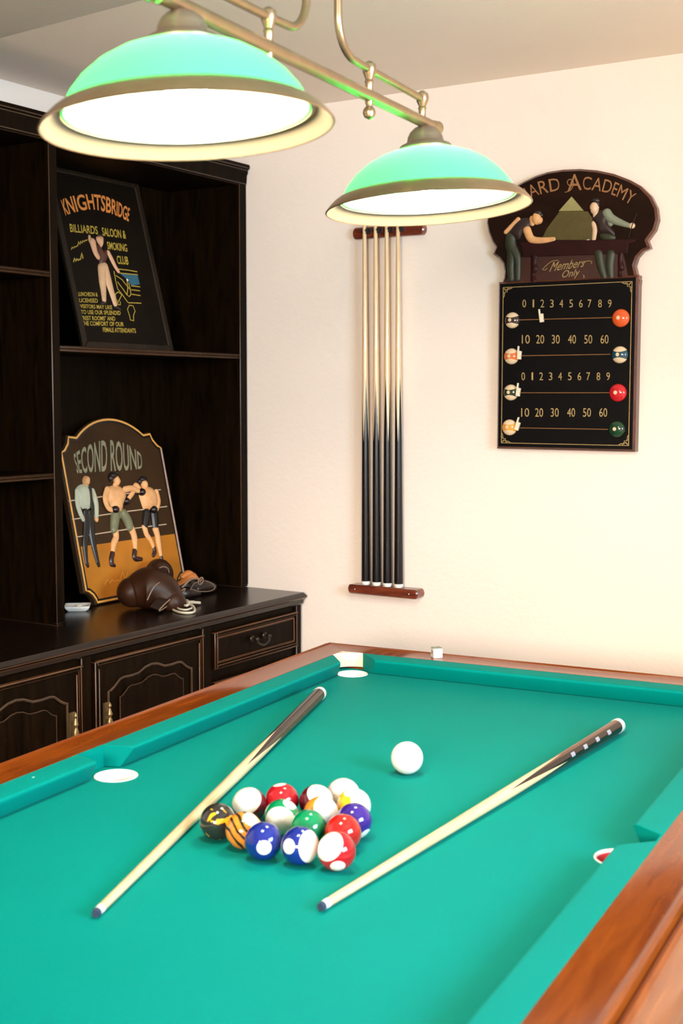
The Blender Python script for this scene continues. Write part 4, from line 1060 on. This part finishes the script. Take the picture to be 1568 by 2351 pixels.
def b1b(mb): B2.limb(mb, [c6(588, 1235), c6(578, 1290), c6(585, 1330)], [7, 7, 6], h=.8); B2.limb(mb, [c6(575, 1325), c6(608, 1338)], [5.5, 4.5])
fig('boxer_figure', b1, ['skin_paint'], [('glove', b1g, ['glove_paint']), ('glove', b1k, ['glove_paint']), ('hair', b1h, ['hair_paint']), ('shorts', b1s, ['shorts_green']), ('boot', b1b, ['boot_paint']), ('boot', b1c, ['boot_paint'])], s2)
def b2(mb):
    B2.blob(mb, c6(858, 645), 10, 12, 0, 1.0)
    D(B2, mb, [c6(*q) for q in [(815, 690), (880, 655), (950, 680), (975, 760), (975, 850), (920, 870), (855, 865), (835, 800), (815, 740)]], .017)
    B2.limb(mb, [c6(825, 700), c6(785, 650), c6(755, 720), c6(715, 775)], [7, 6.5, 6, 5], lift=.003); B2.limb(mb, [c6(955, 710), c6(972, 790), c6(960, 855)], [7, 7, 5.5], lift=.006)
    B2.blob(mb, c6(870, 755), 6, 6, 0, .8, lift=.010); B2.blob(mb, c6(925, 755), 6, 6, 0, .8, lift=.010)
    B2.limb(mb, [c6(862, 1005), c6(880, 1070), c6(915, 1120), c6(942, 1185)], [8, 7, 6, 4.5], h=.75); B2.limb(mb, [c6(955, 1020), c6(975, 1090), c6(985, 1160), c6(1005, 1260)], [9.5, 8, 7.5, 4.5], h=.75)
def b2k(mb): B2.blob(mb, c6(692, 790), 9, 9, 0, 1.0, lift=.008)
def b2g(mb): B2.blob(mb, c6(925, 862), 10, 9.5, 0, 1.0, lift=.008)
def b2h(mb): B2.blob(mb, c6(850, 600), 12, 7.5, 0, 1.1); B2.blob(mb, c6(820, 618), 6, 7, 0, 1.1)
def b2s(mb): B2.limb(mb, [c6(880, 890), c6(872, 950), c6(865, 1000)], [12, 11, 9], h=.75); B2.limb(mb, [c6(940, 885), c6(948, 950), c6(955, 1020)], [12, 11.5, 9.5], h=.75)
def b2c(mb): B2.limb(mb, [c6(946, 1188), c6(950, 1225), c6(938, 1250)], [5.5, 6, 5], h=.8)
def b2b(mb): B2.limb(mb, [c6(1006, 1266), c6(1010, 1285)], [5, 5], h=.8)
fig('boxer_figure', b2, ['skin_paint'], [('glove', b2g, ['glove_paint']), ('glove', b2k, ['glove_paint']), ('hair', b2h, ['hair_paint']), ('shorts', b2s, ['black_paint']), ('boot', b2b, ['boot_paint']), ('boot', b2c, ['boot_paint'])], s2)

# ================================================================== OLD BOXING GLOVES ON THE WORKTOP
plain('brown_leather', (.030, .0095, .0035, 1), spec=.25, rough=.42, vary=.55, scale=22, bump=.3)
plain('dark_leather', (.014, .007, .005, 1), rough=.38, vary=.5, scale=22, bump=.3)
plain('tan_leather', (.50, .16, .035, 1), rough=.4, vary=.35, scale=30, bump=.2)
plain('piping', (.26, .17, .11, 1), rough=.45, vary=.3)
plain('lace_cord', (.62, .55, .42, 1), rough=.6, vary=.15)
def px(x, y, X):
    """photo pixel to a point in the upright plane X = const"""
    d = ray(x, y); t = (X - CAM.x) / d.x
    return CAM + d * t
def blobtube(mb, pts, radii, n=16, mi=0):
    P = [tuple(v) for v in spline([p for p in pts], 5)]; R_ = [v[0] for v in spline([(r, 0) for r in radii], 5)]
    mb.tube(P, R_, n, mi)
    for e in (0, -1): mb.ball(P[e], R_[e], n, 10, mi)
g1 = thing('boxing_glove', 'old dark brown leather boxing glove lying on the sideboard before the boxing sign', 'boxing glove', Matrix.Translation((-2.45, 2.92, ZC)))
g = MB()
G0, G1, G2, G3 = px(303, 1368, -2.50), px(338, 1352, -2.47), px(372, 1362, -2.43), px(398, 1383, -2.39)
G0.z = max(G0.z, ZC + .050)
blobtube(g, [G0, G1, G2, G3], [.045, .066, .058, .038])
blobtube(g, [px(345, 1345, -2.53), px(362, 1308, -2.56), px(378, 1318, -2.555), px(372, 1346, -2.50)], [.030, .034, .028, .022])
g.v = [(x, y, max(z, ZC + .001)) for x, y, z in g.v]
mo = child(g.build('mitt', ['brown_leather'], angle=80), g1)
cf = MB()
ca, cb_ = px(366, 1402, -2.375), px(425, 1352, -2.395)
n_ = 22; R1 = []; R2 = []; R3 = []
for k in range(n_):
    t = 2 * PI * k / n_; c0 = (ca + cb_) / 2; ax = (cb_ - ca) / 2; bx = Vector((.35, -.72, .30)).normalized() * .017
    p = c0 + ax * math.cos(t) * 1.02 + bx * math.sin(t); nrm = Vector((.75, .25, -.25)).normalized()
    p.z = max(p.z, ZC + .003)
    R1.append(p - nrm * .03); R2.append(p); R3.append(c0 + (p - c0) * .86 - nrm * .004)
cf.loft([R1, R2, R3], 0)
cuf = child(cf.build('cuff', ['dark_leather']), g1)
pp = MB(); pp.tube(R2, .0018, 6, closed=True); pp.tube(spline([px(338, 1378, -2.405), px(352, 1350, -2.40), px(368, 1336, -2.41), px(384, 1331, -2.43)], 6), .0016, 6)
child(pp.build('piping', ['piping']), g1); pp = MB()
pp.tube(spline([px(366, 1304, -2.525), px(376, 1301, -2.52), px(386, 1306, -2.52), px(388, 1318, -2.52)], 6), .0016, 6)
child(pp.build('piping', ['piping']), g1)
lc = MB()
zc_ = ZC + .004
def ground(x, y, h): q = at(x, y, ZC + h); return q
lc.tube(spline([ground(393, 1390, .006), ground(398, 1400, .005), ground(415, 1406, .005), ground(435, 1407, .005), ground(446, 1404, .005), ground(446, 1396, .007), ground(440, 1390, .010), ground(425, 1386, .013)], 6), .0035, 8)
lc.tube(spline([ground(404, 1392, .010), ground(412, 1398, .010), ground(428, 1400, .010), ground(440, 1396, .010)], 6), .0028, 8)
lc.tube(spline([ground(416, 1384, .018), ground(426, 1378, .022), ground(433, 1382, .020), ground(430, 1390, .016), ground(420, 1389, .014)], 6), .0036, 8)
lc.tube(spline([ground(430, 1384, .018), ground(442, 1383, .014), ground(459, 1384, .008)], 6), [.0052] * 8 + [.004] * 5, 8)
child(lc.build('lace', ['lace_cord']), g1)
g2 = thing('boxing_glove', 'boxing glove with tan leather cuff and round lace eyelet, beside the boxing sign', 'boxing glove', Matrix.Translation((-2.53, 3.12, ZC)))
g = MB()
blobtube(g, [px(452, 1352, -2.50), px(468, 1346, -2.50), px(486, 1348, -2.50)], [.016, .021, .016])
blobtube(g, [px(408, 1352, -2.525), px(424, 1346, -2.52), px(450, 1350, -2.51)], [.020, .028, .022])
blobtube(g, [px(412, 1366, -2.51), px(428, 1362, -2.50), px(450, 1362, -2.50)], [.018, .022, .016])
g.v = [(x, y, max(z, ZC + .001)) for x, y, z in g.v]
child(g.build('mitt', ['dark_leather'], angle=80), g2)
cuffpts = [[(381, 1332), (392, 1333), (404, 1338), (416, 1330), (430, 1318), (444, 1314), (452, 1325)], [(382, 1336), (394, 1343), (408, 1346), (420, 1341), (434, 1336), (446, 1330), (454, 1332)]]
A = [px(x, y, -2.485) for x, y in cuffpts[0]]; Bq = [px(x, y, -2.465) for x, y in cuffpts[1]]
A = spline(A, 4); Bq = spline(Bq, 4)
cc = MB(); rings = []
for p, q in zip(A, Bq):
    mid = (p + q) / 2; dd = (p - q) / 2; nn = Vector((.02, 0, .004)) * 1
    rings.append([mid + dd * math.cos(t) + nn * .35 * math.sin(t) for t in [2 * PI * k / 10 for k in range(10)]])
cc.loft(rings)
blobtube(cc, [px(420, 1325, -2.49), px(432, 1319, -2.49), px(444, 1325, -2.49)], [.010, .014, .011], 12)
child(cc.build('cuff', ['tan_leather'], angle=80), g2)
ey = MB(); ce = px(461, 1334, -2.47)
ey.tube([ce + Vector((0, .79, .0)).normalized() * .0115 * math.cos(t) + Vector((.25, 0, 1)).normalized() * .0115 * math.sin(t) for t in [2 * PI * k / 28 for k in range(28)]], .0022, 8, closed=True)
ey.tube([ce + Vector((.004, 0, 0)) + Vector((0, 1, 0)) * .007 * math.cos(t) + Vector((.25, 0, 1)).normalized() * .007 * math.sin(t) for t in [2 * PI * k / 20 for k in range(20)]], .0014, 8, closed=True)
ey.tube(spline([px(411, 1355, -2.455), px(424, 1343, -2.452), px(436, 1331, -2.455), px(452, 1328, -2.465)], 6), .0032, 8)
ey.tube(spline([px(437, 1355, -2.475), px(446, 1340, -2.475), px(466, 1333, -2.475), px(488, 1340, -2.475), px(493, 1350, -2.475), px(482, 1357, -2.475), px(460, 1358, -2.475), px(440, 1353, -2.475)], 5), .0012, 6)
child(ey.build('lace', ['piping']), g2)

# ================================================================== SMALL THINGS
ds = thing('soap_dish', 'small square white dish on the sideboard, left of the boxing sign', 'dish', Matrix.Translation((-2.622, 2.757, ZC)) @ Matrix.Rotation(math.radians(40), 4, 'Z'))
d = MB(); h = .036
def sq(a, z, r=.006):
    P = []
    for cx, cy, t0 in ((a - r, a - r, 0), (-a + r, a - r, PI / 2), (-a + r, -a + r, PI), (a - r, -a + r, 1.5 * PI)):
        P += [Vector((cx + r * math.cos(t0 + PI / 2 * k / 4), cy + r * math.sin(t0 + PI / 2 * k / 4), z)) for k in range(5)]
    return P
d.loft([sq(.028, .0005), sq(.033, .006), sq(.0365, .013), sq(.0365, .0155), sq(.033, .0155), sq(.027, .0115), sq(.012, .0105, .004)])
d.build('dish_body', ['white_plastic'], parent=ds)
mnt = MB().ball((.004, .006, .0125), .008, 14, 8, sc=(1.2, .8, .35)); mnt.build('soap_sliver', ['ivory'], parent=ds)
ck = thing('chalk_cube', 'white paper-wrapped cube of cue chalk on the far wooden rail', 'chalk', MT @ Matrix.Translation((-.268, 1.028, CLOTH + .0404)) @ Matrix.Rotation(math.radians(-50), 4, 'Z'))
plain('chalk_paper', (.74, .74, .68, 1), rough=.6, vary=.05)
plain('chalk_grey_green', (.27, .29, .22, 1), rough=.95, vary=.2, scale=80)
plain('label_grey', (.18, .15, .16, 1), rough=.5); plain('label_red', (.50, .12, .12, 1), rough=.5)
MB().box(-.0115, .0115, -.0115, .0115, 0, .0225).build('wrapper', ['chalk_paper'], parent=ck, bevel=.0008)
cd = MB(); cd.loft([[Vector((s * x, s * y, z)) for x, y in ((-1, -1), (1, -1), (1, 1), (-1, 1))] for s, z in ((.0108, .0226), (.0108, .0240), (.009, .0242), (.004, .0228))])
cd.build('chalk_top', ['chalk_grey_green'], parent=ck)
lb = MB()
lb.box(-.0118, -.0114, -.0062, .0062, .009, .0165, 0); lb.box(-.0118, -.0114, -.0062, .0062, .004, .009, 1)
lb.box(-.0030, .0030, -.0118, -.0114, .009, .0165, 0)
lb.build('label_patch', ['label_grey', 'label_red'], parent=ck)

# ================================================================== LIGHT
wd = bpy.data.worlds.new('sky'); C.world = wd; wd.use_nodes = True
bg = wd.node_tree.nodes['Background']; bg.inputs[0].default_value = (.62, .80, 1.0, 1); bg.inputs[1].default_value = SKY
def area_light(name, sx, sy, e, colr, M):
    ld = bpy.data.lights.new(name, 'AREA'); ld.shape = 'RECTANGLE'; ld.size = sx; ld.size_y = sy; ld.energy = e; ld.color = colr
    lo = bpy.data.objects.new(name, ld); COL.objects.link(lo); lo.matrix_world = M
area_light('window_and_fill_light', WZ1 - WZ0 + .1, WY1 - WY0 + .1, DAY, (.55, .80, 1.0), Matrix.Translation((XR + .16, (WY0 + WY1) / 2, (WZ0 + WZ1) / 2)) @ Matrix.Rotation(PI / 2, 4, 'Y'))
area_light('window_and_fill_light', UX1 - UX0 + .1, 1.1, FILL, (1.0, .84, .70), Matrix.Translation(((UX0 + UX1) / 2, YF - .45, (UZ0 + UZ1) / 2 + .30)) @ Matrix.Rotation(math.radians(36), 4, 'X'))  # added warm fill light outside the unseen front window

# ================================================================== CAMERA
cd_ = bpy.data.cameras.new('camera'); cam = bpy.data.objects.new('camera', cd_); COL.objects.link(cam)
cam.matrix_world = Matrix(((RGT.x, UPV.x, -FWD.x, CAM.x), (RGT.y, UPV.y, -FWD.y, CAM.y), (RGT.z, UPV.z, -FWD.z, CAM.z), (0, 0, 0, 1)))
cd_.sensor_fit = 'HORIZONTAL'; cd_.sensor_width = 24.0; cd_.lens = FPX * 24.0 / IW
cd_.clip_start = .02; cd_.clip_end = 50
cd_.dof.use_dof = True; cd_.dof.focus_distance = 3.0; cd_.dof.aperture_fstop = 6.3
C.camera = cam
vs = C.view_settings; vs.view_transform = 'Standard'; vs.look = 'None'; vs.exposure = EXPO; vs.gamma = 1.0; vs.use_curve_mapping = False
cy = C.cycles
cy.max_bounces = 8; cy.diffuse_bounces = 5; cy.glossy_bounces = 4; cy.transmission_bounces = 4; cy.transparent_max_bounces = 8
cy.caustics_reflective = False; cy.caustics_refractive = False
cy.sample_clamp_indirect = 6.0
cy.use_denoising = True
